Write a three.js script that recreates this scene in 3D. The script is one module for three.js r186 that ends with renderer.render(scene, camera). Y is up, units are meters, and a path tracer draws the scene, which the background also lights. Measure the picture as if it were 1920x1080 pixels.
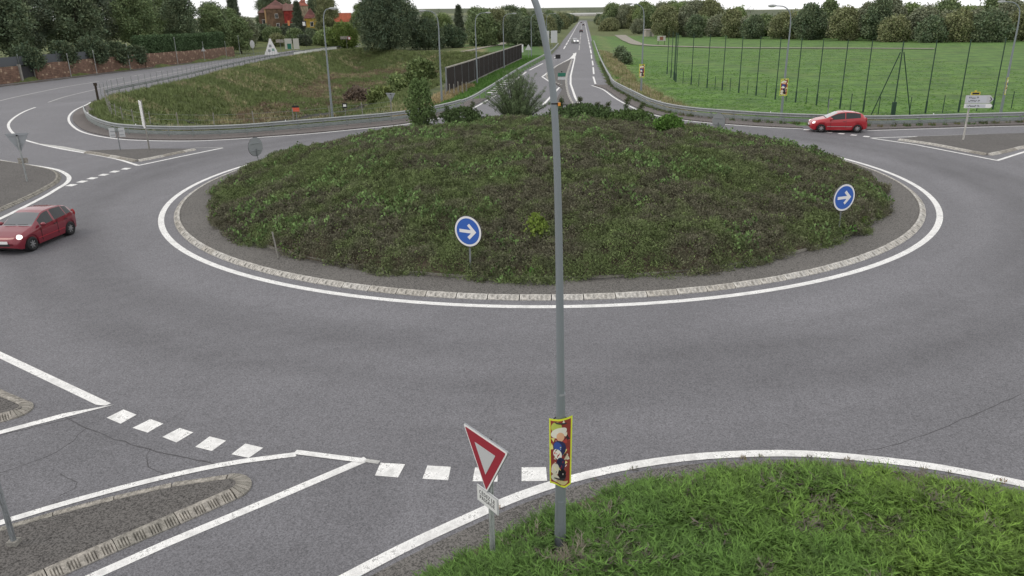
import * as THREE from 'three';
import { mergeGeometries, mergeVertices, toCreasedNormals } from 'three/addons/utils/BufferGeometryUtils.js';

// ---------------------------------------------------------------- camera, sky, sun, exposure
const scene = new THREE.Scene();
const camera = new THREE.PerspectiveCamera(41.375, 16 / 9, 0.1, 9000);
camera.position.set(0, 8.4, 0);
camera.rotation.order = 'YXZ';
camera.rotation.set(-0.34382, 0, -0.017);
camera.updateMatrixWorld();

const renderer = new THREE.WebGLRenderer({ antialias: true });
renderer.setSize(1024, 576);
renderer.toneMapping = THREE.LinearToneMapping;
renderer.toneMappingExposure = 1.0;
renderer.shadowMap.enabled = true;

{ // an even bright overcast evening sky
  const w = 256, h = 128, d = new Float32Array(w * h * 4);
  for (let j = 0; j < h; j++) for (let i = 0; i < w; i++) {
    const el = ((j + 0.5) / h - 0.5) * Math.PI, az = (i + 0.5) / w * Math.PI * 2;
    const up = Math.max(0, Math.sin(el));
    const cl = 0.04 * Math.sin(az * 3 + 1.3) * Math.cos(el * 4) + 0.03 * Math.sin(az * 7 + el * 9);
    const v = (1.08 - 0.1 * up) * (1 + cl);
    const k = (j * w + i) * 4;
    d[k] = v * 1.0; d[k + 1] = v * 0.995; d[k + 2] = v * 1.0; d[k + 3] = 1;
  }
  const t = new THREE.DataTexture(d, w, h, THREE.RGBAFormat, THREE.FloatType);
  t.mapping = THREE.EquirectangularReflectionMapping;
  t.magFilter = THREE.LinearFilter; t.minFilter = THREE.LinearFilter; t.needsUpdate = true;
  scene.background = t; scene.environment = t;
}
const sun = new THREE.DirectionalLight(0xfff1de, 0.55);
sun.position.set(-120, 150, -40); sun.target.position.set(0, 0, -60);
sun.castShadow = true; sun.shadow.radius = 40; sun.shadow.mapSize.set(2048, 2048);
{ const c = sun.shadow.camera; c.left = -160; c.right = 160; c.top = 160; c.bottom = -160; c.near = 1; c.far = 600; }
scene.add(sun, sun.target);

// ---------------------------------------------------------------- helpers
function mulberry(a) { return () => { a |= 0; a = a + 0x6D2B79F5 | 0; let t = Math.imul(a ^ a >>> 15, 1 | a); t = t + Math.imul(t ^ t >>> 7, 61 | t) ^ t; return ((t ^ t >>> 14) >>> 0) / 4294967296; }; }
const rnd = mulberry(20250804);
const rr = (a, b) => a + (b - a) * rnd();
const sstep = (a, b, x) => { const t = Math.min(1, Math.max(0, (x - a) / (b - a))); return t * t * (3 - 2 * t); };
const lerp = (a, b, t) => a + (b - a) * t;
function hash2(i, j, s) { let h = Math.imul(i, 374761393) + Math.imul(j, 668265263) + Math.imul(s, 974711); h = Math.imul(h ^ h >>> 13, 1274126177); return ((h ^ h >>> 16) >>> 0) / 4294967296; }
function vnoise(x, y, s = 0, p = 0) {
  let i = Math.floor(x), j = Math.floor(y); const fx = x - i, fy = y - j;
  const u = fx * fx * (3 - 2 * fx), v = fy * fy * (3 - 2 * fy);
  let i1 = i + 1, j1 = j + 1;
  if (p) { i = ((i % p) + p) % p; j = ((j % p) + p) % p; i1 = ((i1 % p) + p) % p; j1 = ((j1 % p) + p) % p; }
  return lerp(lerp(hash2(i, j, s), hash2(i1, j, s), u), lerp(hash2(i, j1, s), hash2(i1, j1, s), u), v);
}
function fbm(x, y, s = 0, o = 4) { let a = 0, w = 0.5, t = 0; for (let k = 0; k < o; k++) { a += w * vnoise(x, y, s + k); t += w; x *= 2.03; y *= 2.03; w *= 0.5; } return a / t; }
const names = {};
function numbered(n) { const k = names[n] = (names[n] ?? -1) + 1; return k ? n + '_' + String(k).padStart(3, '0') : n; }
function tag(o, label, category, group, kind) {
  o.userData.label = label; if (category) o.userData.category = category;
  if (group) o.userData.group = group; if (kind) o.userData.kind = kind; return o;
}
function shade(o) { o.castShadow = true; o.receiveShadow = true; return o; }
function mesh(name, geo, mat, parent) {
  const m = shade(new THREE.Mesh(geo, mat));
  if (parent) { m.name = name; parent.add(m); } else { m.name = numbered(name); scene.add(m); }
  return m;
}
function thing(name, label, category, pos = [0, 0, 0], turn = 0, group) {
  const g = new THREE.Group(); g.name = numbered(name); g.position.set(...pos); g.rotation.y = turn;
  tag(g, label, category, group); scene.add(g); return g;
}
function copyOf(o, pos, turn, label, group) {
  const c = o.clone(); c.userData = { ...o.userData }; c.name = numbered(o.name.replace(/_\d{3}$/, '')); c.position.set(...pos); c.rotation.y = turn;
  if (label) c.userData.label = label; if (group) c.userData.group = group; scene.add(c); return c;
}
const structure = (o, label) => { o.userData.kind = 'structure'; if (label) o.userData.label = label; return o; };
const box = (w, h, d, x = 0, y = 0, z = 0) => new THREE.BoxGeometry(w, h, d).translate(x, y, z);
const cyl = (r0, r1, h, x = 0, y = 0, z = 0, n = 14) => new THREE.CylinderGeometry(r1, r0, h, n).translate(x, y + h / 2, z);
function geoFrom(pos, idx, uv, col) {
  const g = new THREE.BufferGeometry();
  g.setAttribute('position', new THREE.Float32BufferAttribute(pos, 3));
  if (uv) g.setAttribute('uv', new THREE.Float32BufferAttribute(uv, 2));
  if (col) g.setAttribute('color', new THREE.Float32BufferAttribute(col, 3));
  g.setIndex(idx); g.computeVertexNormals(); return g;
}
const merge = (list) => mergeGeometries(list.map((g) => { const n = g.index ? g.toNonIndexed() : g; for (const k of Object.keys(n.attributes)) if (!['position', 'normal', 'uv'].includes(k)) n.deleteAttribute(k); if (!n.attributes.uv) n.setAttribute('uv', new THREE.Float32BufferAttribute(new Float32Array(n.attributes.position.count * 2), 2)); return n; }));
function shapeOf(pts) { const s = new THREE.Shape(); pts.forEach(([x, z], i) => i ? s.lineTo(x, -z) : s.moveTo(x, -z)); return s; }
function flat(pts, y) { return new THREE.ShapeGeometry(shapeOf(pts)).rotateX(-Math.PI / 2).translate(0, y, 0); }
function slab(pts, y0, y1, bevel = 0) {
  return new THREE.ExtrudeGeometry(shapeOf(pts), { depth: y1 - y0 - bevel, bevelEnabled: bevel > 0, bevelSize: bevel, bevelThickness: bevel, bevelSegments: 1, bevelOffset: -bevel }).rotateX(-Math.PI / 2).translate(0, y0, 0);
}
function smoothPath(pts, step = 1, closed = false) {
  const c = new THREE.CatmullRomCurve3(pts.map(([x, z]) => new THREE.Vector3(x, 0, z)), closed, 'centripetal');
  const n = Math.max(2, Math.round(c.getLength() / step));
  return c.getSpacedPoints(n).map((p) => [p.x, p.z]);
}
function normals2(path) {
  return path.map((p, i) => {
    const a = path[Math.max(0, i - 1)], b = path[Math.min(path.length - 1, i + 1)];
    const dx = b[0] - a[0], dz = b[1] - a[1], l = Math.hypot(dx, dz) || 1;
    return [-dz / l, dx / l];
  });
}
function offsetPath(path, d) { const n = normals2(path); return path.map((p, i) => [p[0] + n[i][0] * d, p[1] + n[i][1] * d]); }
function ribbon(path, width, y) {
  const n = normals2(path), pos = [], uv = [], idx = [];
  path.forEach((p, i) => {
    const w = typeof width === 'function' ? width(i / (path.length - 1)) : width;
    for (const s of [-0.5, 0.5]) { const x = p[0] + n[i][0] * w * s, z = p[1] + n[i][1] * w * s; pos.push(x, y, z); uv.push(x, z); }
    if (i) { const k = i * 2; idx.push(k - 2, k, k - 1, k - 1, k, k + 1); }
  });
  const g = geoFrom(pos, idx, uv); return g;
}
// sweep a closed profile of [side offset, height] along a path
function sweep(profile, path, heightAt = () => 0, cap = true) {
  const n = normals2(path), m = profile.length, pos = [], uv = [], idx = [];
  path.forEach((p, i) => { const h = heightAt(p[0], p[1]); profile.forEach(([o, y], k) => { pos.push(p[0] + n[i][0] * o, y + h, p[1] + n[i][1] * o); uv.push(i, k); }); });
  for (let i = 0; i < path.length - 1; i++) for (let k = 0; k < m; k++) { const a = i * m + k, b = i * m + (k + 1) % m; idx.push(a, b, a + m, b, b + m, a + m); }
  if (cap) for (const i of [0, path.length - 1]) { const tri = THREE.ShapeUtils.triangulateShape(profile.map(([a, b]) => new THREE.Vector2(a, b)), []); for (const t of tri) idx.push(...t.map((q) => q + i * m)); }
  const g = geoFrom(pos, idx, uv).toNonIndexed(); g.computeVertexNormals(); return g;
}
function interpUp(tab, x) { for (let i = 0; i < tab.length - 1; i++) if (x <= tab[i + 1][0]) return lerp(tab[i][1], tab[i + 1][1], Math.max(0, (x - tab[i][0]) / (tab[i + 1][0] - tab[i][0]))); return tab.at(-1)[1]; }
function tubeAlong(points, r0, r1, seg = 24, radial = 10) {
  const c = new THREE.CatmullRomCurve3(points.map((p) => new THREE.Vector3(...p)), false, 'centripetal');
  const g = new THREE.TubeGeometry(c, seg, 1, radial, false), p = g.attributes.position;
  for (let i = 0; i <= seg; i++) { const o = c.getPointAt(i / seg), r = typeof r0 === 'function' ? r0(i / seg, o) : lerp(r0, r1, i / seg); for (let k = 0; k <= radial; k++) { const q = i * (radial + 1) + k; p.setXYZ(q, o.x + (p.getX(q) - o.x) * r, o.y + (p.getY(q) - o.y) * r, o.z + (p.getZ(q) - o.z) * r); } }
  return g;
}

// ---------------------------------------------------------------- textures and materials
function tex(size, fn, repeat = 1, color = true) {
  const d = new Uint8Array(size * size * 4);
  for (let j = 0; j < size; j++) for (let i = 0; i < size; i++) {
    const v = fn(i, j), k = (j * size + i) * 4;
    if (typeof v === 'number') d[k] = d[k + 1] = d[k + 2] = v; else { d[k] = v[0]; d[k + 1] = v[1]; d[k + 2] = v[2]; }
    d[k + 3] = 255;
  }
  const t = new THREE.DataTexture(d, size, size, THREE.RGBAFormat);
  t.wrapS = t.wrapT = THREE.RepeatWrapping; t.magFilter = THREE.LinearFilter; t.minFilter = THREE.LinearMipmapLinearFilter; t.generateMipmaps = true;
  t.repeat.set(repeat, repeat); if (color) t.colorSpace = THREE.SRGBColorSpace; t.needsUpdate = true; return t;
}
const clamp8 = (v) => Math.max(0, Math.min(255, v));
// crushed stone in bitumen: speckle of light and dark chips
function chips(size, seed, contrast, light) {
  return (i, j) => {
    const a = vnoise(i * 0.5, j * 0.5, seed, size / 2), b = vnoise(i * 0.25, j * 0.25, seed + 1, size / 4), c = vnoise(i / 32, j / 32, seed + 2, size / 32), d = vnoise(i / 128, j / 128, seed + 3, size / 128);
    let v = 222 + contrast * ((a - 0.5) * 1.35 + (b - 0.5) * 0.75 + (c - 0.5) * 0.12 + (d - 0.5) * 0.12);
    if (hash2(i >> 1, j >> 1, seed + 5) > light) v += 60 * hash2(i >> 1, j >> 1, seed + 6);
    return clamp8(v);
  };
}
const asphaltTex = tex(1024, chips(1024, 11, 62, 0.99), 1 / 7);
const apronTex = tex(512, chips(512, 31, 120, 0.97), 1 / 4);
const gritTex = tex(512, (i, j) => clamp8(215 + 70 * (vnoise(i / 3, j / 3, 3, 0) - 0.5) + 60 * (vnoise(i / 16, j / 16, 5, 32) - 0.5) + 30 * (vnoise(i / 64, j / 64, 6, 8) - 0.5)), 1 / 2);
const paintTex = tex(512, (i, j) => { const w = vnoise(i / 4, j / 4, 41, 128), c = vnoise(i / 40, j / 40, 42, 0), s = vnoise(i / 2, j / 2, 44, 256); const q = vnoise(i / 12, j / 12, 46, 0); let v = 232 + 22 * (w - 0.5) + 44 * (c - 0.5) + 20 * (q - 0.5); if (s * 0.5 + c * 0.4 + q * 0.35 > 0.86) v -= 60 + 50 * w; return clamp8(v); }, 1 / 2);
const grassTex = tex(1024, (i, j) => { const a = vnoise(i / 2, j / 2, 51, 512), b = vnoise(i / 8, j / 5, 52, 0), c = vnoise(i / 64, j / 64, 53, 16), d = vnoise(i / 256, j / 256, 54, 4); const v = 196 + 62 * (a - 0.5) + 50 * (b - 0.5) + 46 * (c - 0.5) + 36 * (d - 0.5); return [clamp8(v + 12 * (c - 0.4)), clamp8(v + 4), clamp8(v - 16 * (c - 0.2))]; }, 1 / 14);
const M = {};
const std = (o) => new THREE.MeshStandardMaterial(o);
const col = (r, g, b) => new THREE.Color().setRGB(r, g, b);
M.asphalt = std({ color: col(0.228, 0.227, 0.246), map: asphaltTex, vertexColors: true, roughness: 0.8, bumpMap: asphaltTex, bumpScale: 0.004 });
M.apron = std({ color: col(0.185, 0.176, 0.165), map: apronTex, roughness: 0.96, bumpMap: apronTex, bumpScale: 0.006 });
M.islandTop = std({ color: col(0.15, 0.142, 0.135), map: apronTex, roughness: 0.96, bumpMap: apronTex, bumpScale: 0.006 });
M.verge = std({ color: col(0.20, 0.18, 0.172), map: apronTex, roughness: 0.97 });
M.kerb = std({ color: col(0.70, 0.675, 0.625), map: gritTex, roughness: 0.9 });
M.kerbB = std({ color: col(0.63, 0.60, 0.545), map: gritTex, roughness: 0.9 });
M.kerbC = std({ color: col(0.74, 0.72, 0.675), map: gritTex, roughness: 0.9 });
M.kerbOld = std({ color: col(0.47, 0.44, 0.39), map: gritTex, roughness: 0.92 });
M.kerbOldB = std({ color: col(0.39, 0.37, 0.325), map: gritTex, roughness: 0.92 });
M.paint = std({ color: col(0.99, 0.99, 0.975), map: paintTex, roughness: 0.7 });
M.paintWorn = std({ color: col(0.62, 0.62, 0.60), map: paintTex, roughness: 0.75 });
M.crack = std({ color: col(0.085, 0.083, 0.088), roughness: 0.95 });
M.ground = std({ color: 0xffffff, map: grassTex, vertexColors: true, roughness: 1 });
M.soil = std({ color: col(0.15, 0.12, 0.085), map: gritTex, roughness: 1 });
M.mast = std({ color: col(0.25, 0.28, 0.30), roughness: 0.55, metalness: 0.3 });
M.galv = std({ color: col(0.36, 0.385, 0.40), map: gritTex, roughness: 0.55, metalness: 0.35 });
M.rail = std({ color: col(0.52, 0.55, 0.55), map: gritTex, roughness: 0.5, metalness: 0.25 });
M.railDull = std({ color: col(0.36, 0.40, 0.39), map: gritTex, roughness: 0.6, metalness: 0.2 });
M.signBack = std({ color: col(0.33, 0.35, 0.37), roughness: 0.6, metalness: 0.3 });
M.white = std({ color: col(0.86, 0.86, 0.86), roughness: 0.45 });
M.signGrey = std({ color: col(0.55, 0.56, 0.57), roughness: 0.5 });
M.red = std({ color: col(0.34, 0.018, 0.035), roughness: 0.45 });
M.blue = std({ color: col(0.035, 0.13, 0.50), roughness: 0.45 });
M.black = std({ color: col(0.02, 0.02, 0.022), roughness: 0.6 });
M.darkGreen = std({ color: col(0.02, 0.055, 0.035), roughness: 0.6 });
M.green = std({ color: col(0.02, 0.16, 0.10), roughness: 0.5 });
M.orange = std({ color: col(0.75, 0.28, 0.03), roughness: 0.5 });
M.yellow = std({ color: col(0.62, 0.50, 0.07), roughness: 0.5 });
M.concrete = std({ color: col(0.40, 0.385, 0.35), map: gritTex, roughness: 0.95 });
M.wood = std({ color: col(0.055, 0.042, 0.038), map: tex(256, (i, j) => clamp8(185 + 90 * (vnoise(i / 3, j / 40, 61) - 0.5) + 40 * (vnoise(i / 12, j / 60, 62) - 0.5)), 1), roughness: 0.9 });
M.bark = std({ color: col(0.07, 0.055, 0.042), map: gritTex, roughness: 1 });
M.leaf = new THREE.MeshPhysicalMaterial({ color: 0xffffff, roughness: 0.85, side: THREE.DoubleSide });
M.grassBlade = new THREE.MeshPhysicalMaterial({ color: 0xffffff, roughness: 0.8, side: THREE.DoubleSide });
M.path = std({ color: col(0.42, 0.39, 0.33), map: gritTex, roughness: 1 });
M.tyre = std({ color: col(0.018, 0.018, 0.019), roughness: 0.85 });
M.rim = std({ color: col(0.42, 0.42, 0.43), roughness: 0.35, metalness: 0.7 });
M.glass = new THREE.MeshPhysicalMaterial({ color: col(0.018, 0.021, 0.024), roughness: 0.06, specularIntensity: 1 });
M.screen = new THREE.MeshPhysicalMaterial({ color: col(0.03, 0.036, 0.046), roughness: 0.05, ior: 2.0, clearcoat: 1, clearcoatRoughness: 0.03 });
M.lampGlow = std({ color: col(0.8, 0.8, 0.78), emissive: col(1, 0.97, 0.9), emissiveIntensity: 1.2, roughness: 0.3 });
M.lampOff = std({ color: col(0.7, 0.7, 0.68), roughness: 0.15 });
M.tail = std({ color: col(0.30, 0.01, 0.012), roughness: 0.25 });
const carPaint = (r, g, b) => new THREE.MeshPhysicalMaterial({ color: col(r, g, b), roughness: 0.42, metalness: 0.15, clearcoat: 0.9, clearcoatRoughness: 0.08 });

// ---------------------------------------------------------------- plan of the place (metres; camera foot at the origin)
const C = [1.73, -40.54];
const outLeft = smoothPath([[-46.5, -87], [-45.85, -85.26], [-44, -79.07], [-41.39, -73.16], [-37.89, -67.2], [-33.94, -62], [-29.54, -58.44], [-26.42, -57.32], [-23.04, -56.9], [-20.3, -57.5], [-18.7, -58.15], [-15.45, -59.56], [-11.77, -61.9], [-8.6, -64.2], [-5.6, -68.8], [-3.5, -74.97], [-2.34, -81.57], [-1.39, -87.25]], 0.8);
const railLeft = smoothPath([[-46.6, -88.5], [-42.74, -78.94], [-38.68, -71.22], [-36.38, -67.64], [-33.99, -64.44], [-31.02, -61.3], [-28.86, -60.1], [-26.52, -59.3], [-23.83, -58.95], [-20.75, -59.4], [-19.58, -59.9], [-16.5, -61.6], [-13.4, -63.4], [-9.42, -66.1], [-6.79, -70.06], [-4.41, -76.12], [-2.44, -88.71], [0.37, -111.94], [3.03, -132.12], [9.49, -178.52], [14.16, -224.8]], 1);
const railRight = smoothPath([[52, -59.3], [38.97, -58.88], [30.5, -58.3], [27.35, -58.3], [23.91, -59.5], [20.27, -61.4], [17.69, -63.49], [15.88, -65.2], [14.27, -68.13], [13.32, -72.74], [13.0, -78.95], [12.7, -86.92], [12.6, -94.22], [13.4, -104.46], [16.84, -144.37], [20.09, -179.34], [26.2, -244]], 1);
const outRight = smoothPath([[10.3, -97.5], [11.0, -92.44], [11.15, -82.16], [11.62, -73.5], [12.16, -69.25], [13.19, -65.9], [14.46, -63.6], [16.18, -61.63], [19.57, -58.95], [21.99, -57.71]], 0.8);
const roadFence = smoothPath([[-46.6, -88.8], [-48.2, -95], [-48.6, -105], [-49.4, -120.5], [-51.6, -146], [-53.2, -180], [-51.6, -216], [-46, -250]], 1);
const hollow = [[-46.5, -92], [-42.6, -80.5], [-38.5, -73], [-34.5, -67.4], [-29.8, -63.2], [-24, -61.6], [-20.2, -62.3], [-16.8, -64.1], [-13.9, -66.2], [-11, -69.2], [-9.6, -74], [-9.6, -84], [-10.2, -95], [-8.2, -115], [-5, -140], [-2.4, -165], [-2, -185], [-13, -195], [-25, -201], [-35, -222], [-45, -226], [-49.3, -205], [-51, -180], [-49.6, -146], [-47.3, -120], [-46.8, -105]];
function polyDist(x, z, poly) {
  let d = 1e9, inside = false;
  for (let i = 0, j = poly.length - 1; i < poly.length; j = i++) {
    const [ax, az] = poly[j], [bx, bz] = poly[i], ex = bx - ax, ez = bz - az;
    const t = Math.max(0, Math.min(1, ((x - ax) * ex + (z - az) * ez) / (ex * ex + ez * ez)));
    d = Math.min(d, (x - ax - ex * t) ** 2 + (z - az - ez * t) ** 2);
    if ((az > z) !== (bz > z) && x < (bx - ax) * (z - az) / (bz - az) + ax) inside = !inside;
  }
  return (inside ? 1 : -1) * Math.sqrt(d);
}
const wallLine = [[-78, -84], [-75.5, -104], [-73, -118], [-70.3, -138], [-67.4, -160], [-66, -178], [-67.4, -197]];
function wallX(z) { for (let i = 0; i < wallLine.length - 1; i++) { const [a, az] = wallLine[i], [b, bz] = wallLine[i + 1]; if (z <= az && z >= bz) return lerp(a, b, (az - z) / (az - bz)); } return z > -84 ? -78 : -67.4; }
const roadX = (z) => lerp(8.2, 82, (-z - 112) / (860 - 112));      // centre of the far road
function height(x, z) {
  let h = -0.05;
  const d = polyDist(x, z, hollow);
  if (d > 0) h -= 4.3 * sstep(0, 13, d) * (0.9 + 0.2 * fbm(x / 9, z / 9, 71, 2)) ;
  // field beyond the right-hand guardrail lies a little lower
  if (x > 14 && z < -60) { const e = Math.min(x - Math.max(13.5, roadX(z) + 6), -z - 60); h -= 0.5 * sstep(0, 5, e) * (1 - sstep(300, 420, -z)); }
  if (z < -84 && z > -205) h += 1.7 * sstep(0.2, 0.8, wallX(z) - x) * (1 - sstep(190, 204, -z));
  if (x < -45) h += 3.2 * sstep(215, 300, -z) * sstep(45, 75, -x);
  const far = Math.hypot(x * 0.6, z);
  h += 34 * (1 - 0.62 * sstep(0.12, 0.3, Math.abs(x - 90) / Math.max(1, -z))) * sstep(1100, 3600, far) * (0.75 + 0.5 * fbm(x / 900, z / 900, 81, 3));
  return h;
}
const inRoadCorridor = (x, z) => z < -95 && Math.abs(x - roadX(z)) < 9;

// ---------------------------------------------------------------- ground
{
  const axis = (a, b, step, far, grow) => { const l = []; for (let v = a; v <= b + 1e-6; v += step) l.push(v); let s = step, v = b; while (v < far) { s *= grow; v += s; l.push(v); } s = step; v = a; while (v > -far) { s *= grow; v -= s; l.unshift(v); } return l; };
  const xs = axis(-80, 60, 1.6, 6000, 1.18), zsRaw = axis(-240, 16, 1.6, 6500, 1.14).filter((z) => z < 120);
  const pos = [], uv = [], cl = [], idx = [];
  const mix = (a, b, t) => [lerp(a[0], b[0], t), lerp(a[1], b[1], t), lerp(a[2], b[2], t)];
  const field = [0.15, 0.30, 0.06], meadow = [0.18, 0.215, 0.075], dry = [0.40, 0.33, 0.18], russet = [0.22, 0.165, 0.115], bank = [0.168, 0.205, 0.08], lush = [0.105, 0.225, 0.045];
  for (const z of zsRaw) for (const x of xs) {
    pos.push(x, height(x, z), z); uv.push(x, z);
    const n = fbm(x / 7, z / 7, 91, 4), n2 = fbm(x / 2.2, z / 2.2, 95, 3);
    let c = meadow;
    const d = polyDist(x, z, hollow);
    if (d > -3 && d < 60) { c = mix(bank, dry, sstep(0.52, 0.75, n) * 0.45); if (d > 10) c = mix(c, russet, sstep(0.45, 0.65, n) * 0.7); }
    else if (x > roadX(z) && z < -58 && z > -330 && x > 13) {
      const e = x - Math.max(13.5, roadX(z) + 5.5), f = Math.min(e, -z - 59);
      c = mix(field, meadow, sstep(0.5, 0.8, n) * 0.35);
      c = mix(c, [0.15, 0.29, 0.06], 0.5 * sstep(0.35, 0.65, fbm(x / 30, z / 2.5, 99, 3)));
      const strip = 0.75 * Math.exp(-((e - 2.6) ** 2) / 3.5) * sstep(62, 70, -z) * (z > -175 ? 1 : 0.4);
      c = mix(c, dry, Math.min(1, strip * (0.35 + 1.1 * n2)));
    } else if (x < 8 && z < -66 && z > -260 && x > -14) c = mix(lush, dry, x < -5.5 ? sstep(0.25, 0.55, n) * 0.9 : sstep(0.6, 0.8, n) * 0.3);
    c = mix(c, [c[0] * 1.25, c[1] * 1.15, c[2] * 1.1], n2 - 0.5);
    if (z < -900) c = mix([0.34, 0.36, 0.19], [0.13, 0.16, 0.085], sstep(0.42, 0.55, fbm(x / 260, z / 420, 83, 3)));
    cl.push(...c);
  }
  const w = xs.length;
  for (let j = 0; j < zsRaw.length - 1; j++) for (let i = 0; i < w - 1; i++) { const a = j * w + i; idx.push(a, a + w, a + 1, a + 1, a + w, a + w + 1); }
  structure(mesh('ground', geoFrom(pos, idx, uv, cl), M.ground));
}

// ---------------------------------------------------------------- carriageway
const roadEdge = [
  [60, 22], [60, -57.5], [45, -57.5], [30, -57.4], ...offsetPath(railRight, -0.5).filter(([x, z]) => z > -110 && x < 29.5), [16.0, -144.4], [19.3, -179.3], [31.7, -309], [69.5, -702], [88, -895], [103, -1050],
  [94, -1050], [79, -895], [49.7, -608.8], [28.1, -372.9], [18.6, -268.3], [12, -200],
  ...offsetPath(railLeft, 0.4).filter(([x, z]) => z > -180 && z < -61 || x > -45).reverse().filter(([x, z]) => z > -180),
  ...offsetPath(roadFence, 0.5).filter(([x, z]) => z < -89), [-52, -262], [-61, -258], [-60.5, -219], [-63, -180], [-64.9, -167.2], [-66.8, -150], [-68.6, -138], [-70.5, -120], [-72.5, -102], [-76, -80], [-78, 22]];
const road = (() => {
  // grid cells inside the outline, so that wear can vary from place to place
  const pos = [], uv = [], cl = [], idx = [], id = new Map();
  const seamL = (x, z) => 0.93 + 0.16 * fbm(x / 5, z / 5, 101, 4);
  const tone = (x, z) => {
    const r = Math.hypot(x - C[0], z - C[1]), a = Math.atan2(z - C[1], x - C[0]);
    let v = seamL(x, z);
    if (r < 33) { const wear = Math.exp(-((r - 22.2) ** 2) / 1.1) + Math.exp(-((r - 24.1) ** 2) / 1.1) + 0.7 * Math.exp(-((r - 27) ** 2) / 1.8); v *= 1 - 0.26 * wear * (0.3 + 1.0 * fbm(a * 7, r * 1.6, 111, 3)); v *= 0.88 + 0.24 * fbm(r * 1.9, a * 2.6, 113, 3); }
    const q = Math.hypot(x + 7, z + 64); v *= 1 + 0.1 * Math.exp(-((q - 46.5) ** 2) / 2.2) * fbm(x / 4, z / 3, 121, 2) * 1.6; // pale dusty streak between the wheel tracks
    if (z > -15.2 && x < -2 && r > 27.8) v *= 0.84 + 0.1 * fbm(x / 1.5, z / 1.5, 117, 3);
    const patch = sstep(0.62, 0.66, vnoise(x / 6 + 3.3, z / 6, 119)); v *= 1 - 0.05 * patch;
    return v;
  };
  const s = 0.5;
  const vert = (i, j) => { const k = i * 4096 + j; if (id.has(k)) return id.get(k); const x = -80 + i * s, z = -262 + j * s, n = pos.length / 3; pos.push(x, 0, z); uv.push(x, z); const v = tone(x, z); cl.push(v, v, v); id.set(k, n); return n; };
  for (let j = 0; j < 568; j++) {
    const z = -262 + (j + 0.5) * s; const cuts = [];
    for (let i = 0, k = roadEdge.length - 1; i < roadEdge.length; k = i++) { const [ax, az] = roadEdge[k], [bx, bz] = roadEdge[i]; if ((az > z) !== (bz > z)) cuts.push((bx - ax) * (z - az) / (bz - az) + ax); }
    cuts.sort((p, q) => p - q);
    for (let c = 0; c + 1 < cuts.length; c += 2) for (let i = Math.ceil((cuts[c] + 80) / s - 0.5); -80 + (i + 0.5) * s < cuts[c + 1]; i++) { const a = vert(i, j), b = vert(i + 1, j), d = vert(i, j + 1), e = vert(i + 1, j + 1); idx.push(a, d, b, b, d, e); }
  }
  const base = geoFrom(pos, idx, uv, cl);
  const fr = [[21.2, -260], [31.7, -309], [69.5, -702], [88, -895], [103, -1050], [94, -1050], [79, -895], [49.7, -608.8], [28.1, -372.9], [17.6, -260]];
  const farPos = [], farUv = [], farCol = [], farIdx = [];
  for (let i = 0; i <= 60; i++) { const z = lerp(-260, -1060, i / 60); const x0 = lerp(17.6, 94.5, i / 60), x1 = lerp(27.4, 104, i / 60); for (const x of [x0, x1]) { farPos.push(x, 0, z); farUv.push(x, z); farCol.push(1.0, 1.0, 1.0); } if (i) { const k = i * 2; farIdx.push(k - 2, k - 1, k, k - 1, k + 1, k); } }
  const far = geoFrom(farPos, farIdx, farUv, farCol);
  const g = mergeGeometries([base.toNonIndexed(), far.toNonIndexed()]);
  return structure(mesh('road', g, M.asphalt), 'grey worn asphalt carriageway of the roundabout and its approach roads');
})();
const mark = (name, geo, mat = M.paint) => mesh(name, geo, mat, road);
let coat = 0;
const lineMark = (pts, w = 0.22, mat, smooth = true, name = 'edge_line') => mark(name, ribbon(smooth ? smoothPath(pts, 0.5) : pts, w, 0.005 + 0.0025 * (coat++ % 4)), mat);
// centre ring line
{ const p = []; for (let i = 0; i <= 200; i++) { const a = i / 200 * Math.PI * 2; p.push([C[0] + 18.85 * Math.cos(a), C[1] + 18.85 * Math.sin(a)]); } mark('ring_line', ribbon(p, 0.25, 0.005)); }
// left and right outer edge lines
lineMark(outLeft.filter(([x, z]) => true), 0.2);
lineMark(outRight, 0.2);
// near-left entry
mark('edge_line', flat([[-9.42, -15.93], [-13.96, -19.04], [-22, -24.6], [-22, -24.12], [-13.67, -18.57], [-9.75, -15.88], [-9.5, -15.82]], 0.005));
mark('edge_line', flat([[-9.3, -15.86], [-10.27, -15.48], [-11.27, -14.74], [-15, -11.9], [-14.9, -11.74], [-11.18, -14.58], [-10.1, -15.32], [-9.5, -15.72]], 0.009));
for (const q of [[[-9.18, -15.24], [-8.73, -14.96], [-8.56, -15.36], [-8.98, -15.62]], [[-8.38, -14.77], [-7.95, -14.55], [-7.77, -14.93], [-8.15, -15.15]], [[-7.55, -14.36], [-7.15, -14.12], [-6.95, -14.53], [-7.33, -14.73]], [[-6.68, -13.93], [-6.27, -13.76], [-6.11, -14.16], [-6.53, -14.35]], [[-5.82, -13.62], [-5.41, -13.47], [-5.23, -13.85], [-5.66, -14.03]],
  [[-2.73, -12.76], [-2.27, -12.68], [-2.19, -13.14], [-2.69, -13.21]], [[-1.79, -12.62], [-1.29, -12.56], [-1.27, -13.02], [-1.74, -13.08]], [[-0.82, -12.51], [-0.34, -12.48], [-0.34, -12.97], [-0.79, -12.98]], [[0.12, -12.48], [0.61, -12.48], [0.61, -12.95], [0.13, -12.96]]]) mark('give_way_dash', flat(q, 0.005));
lineMark([[-14, -8.2], [-9.22, -11.46], [-8.44, -11.97], [-7.58, -12.46], [-6.83, -12.84], [-5.73, -13.28], [-4.47, -13.57]], 0.17);
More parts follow.
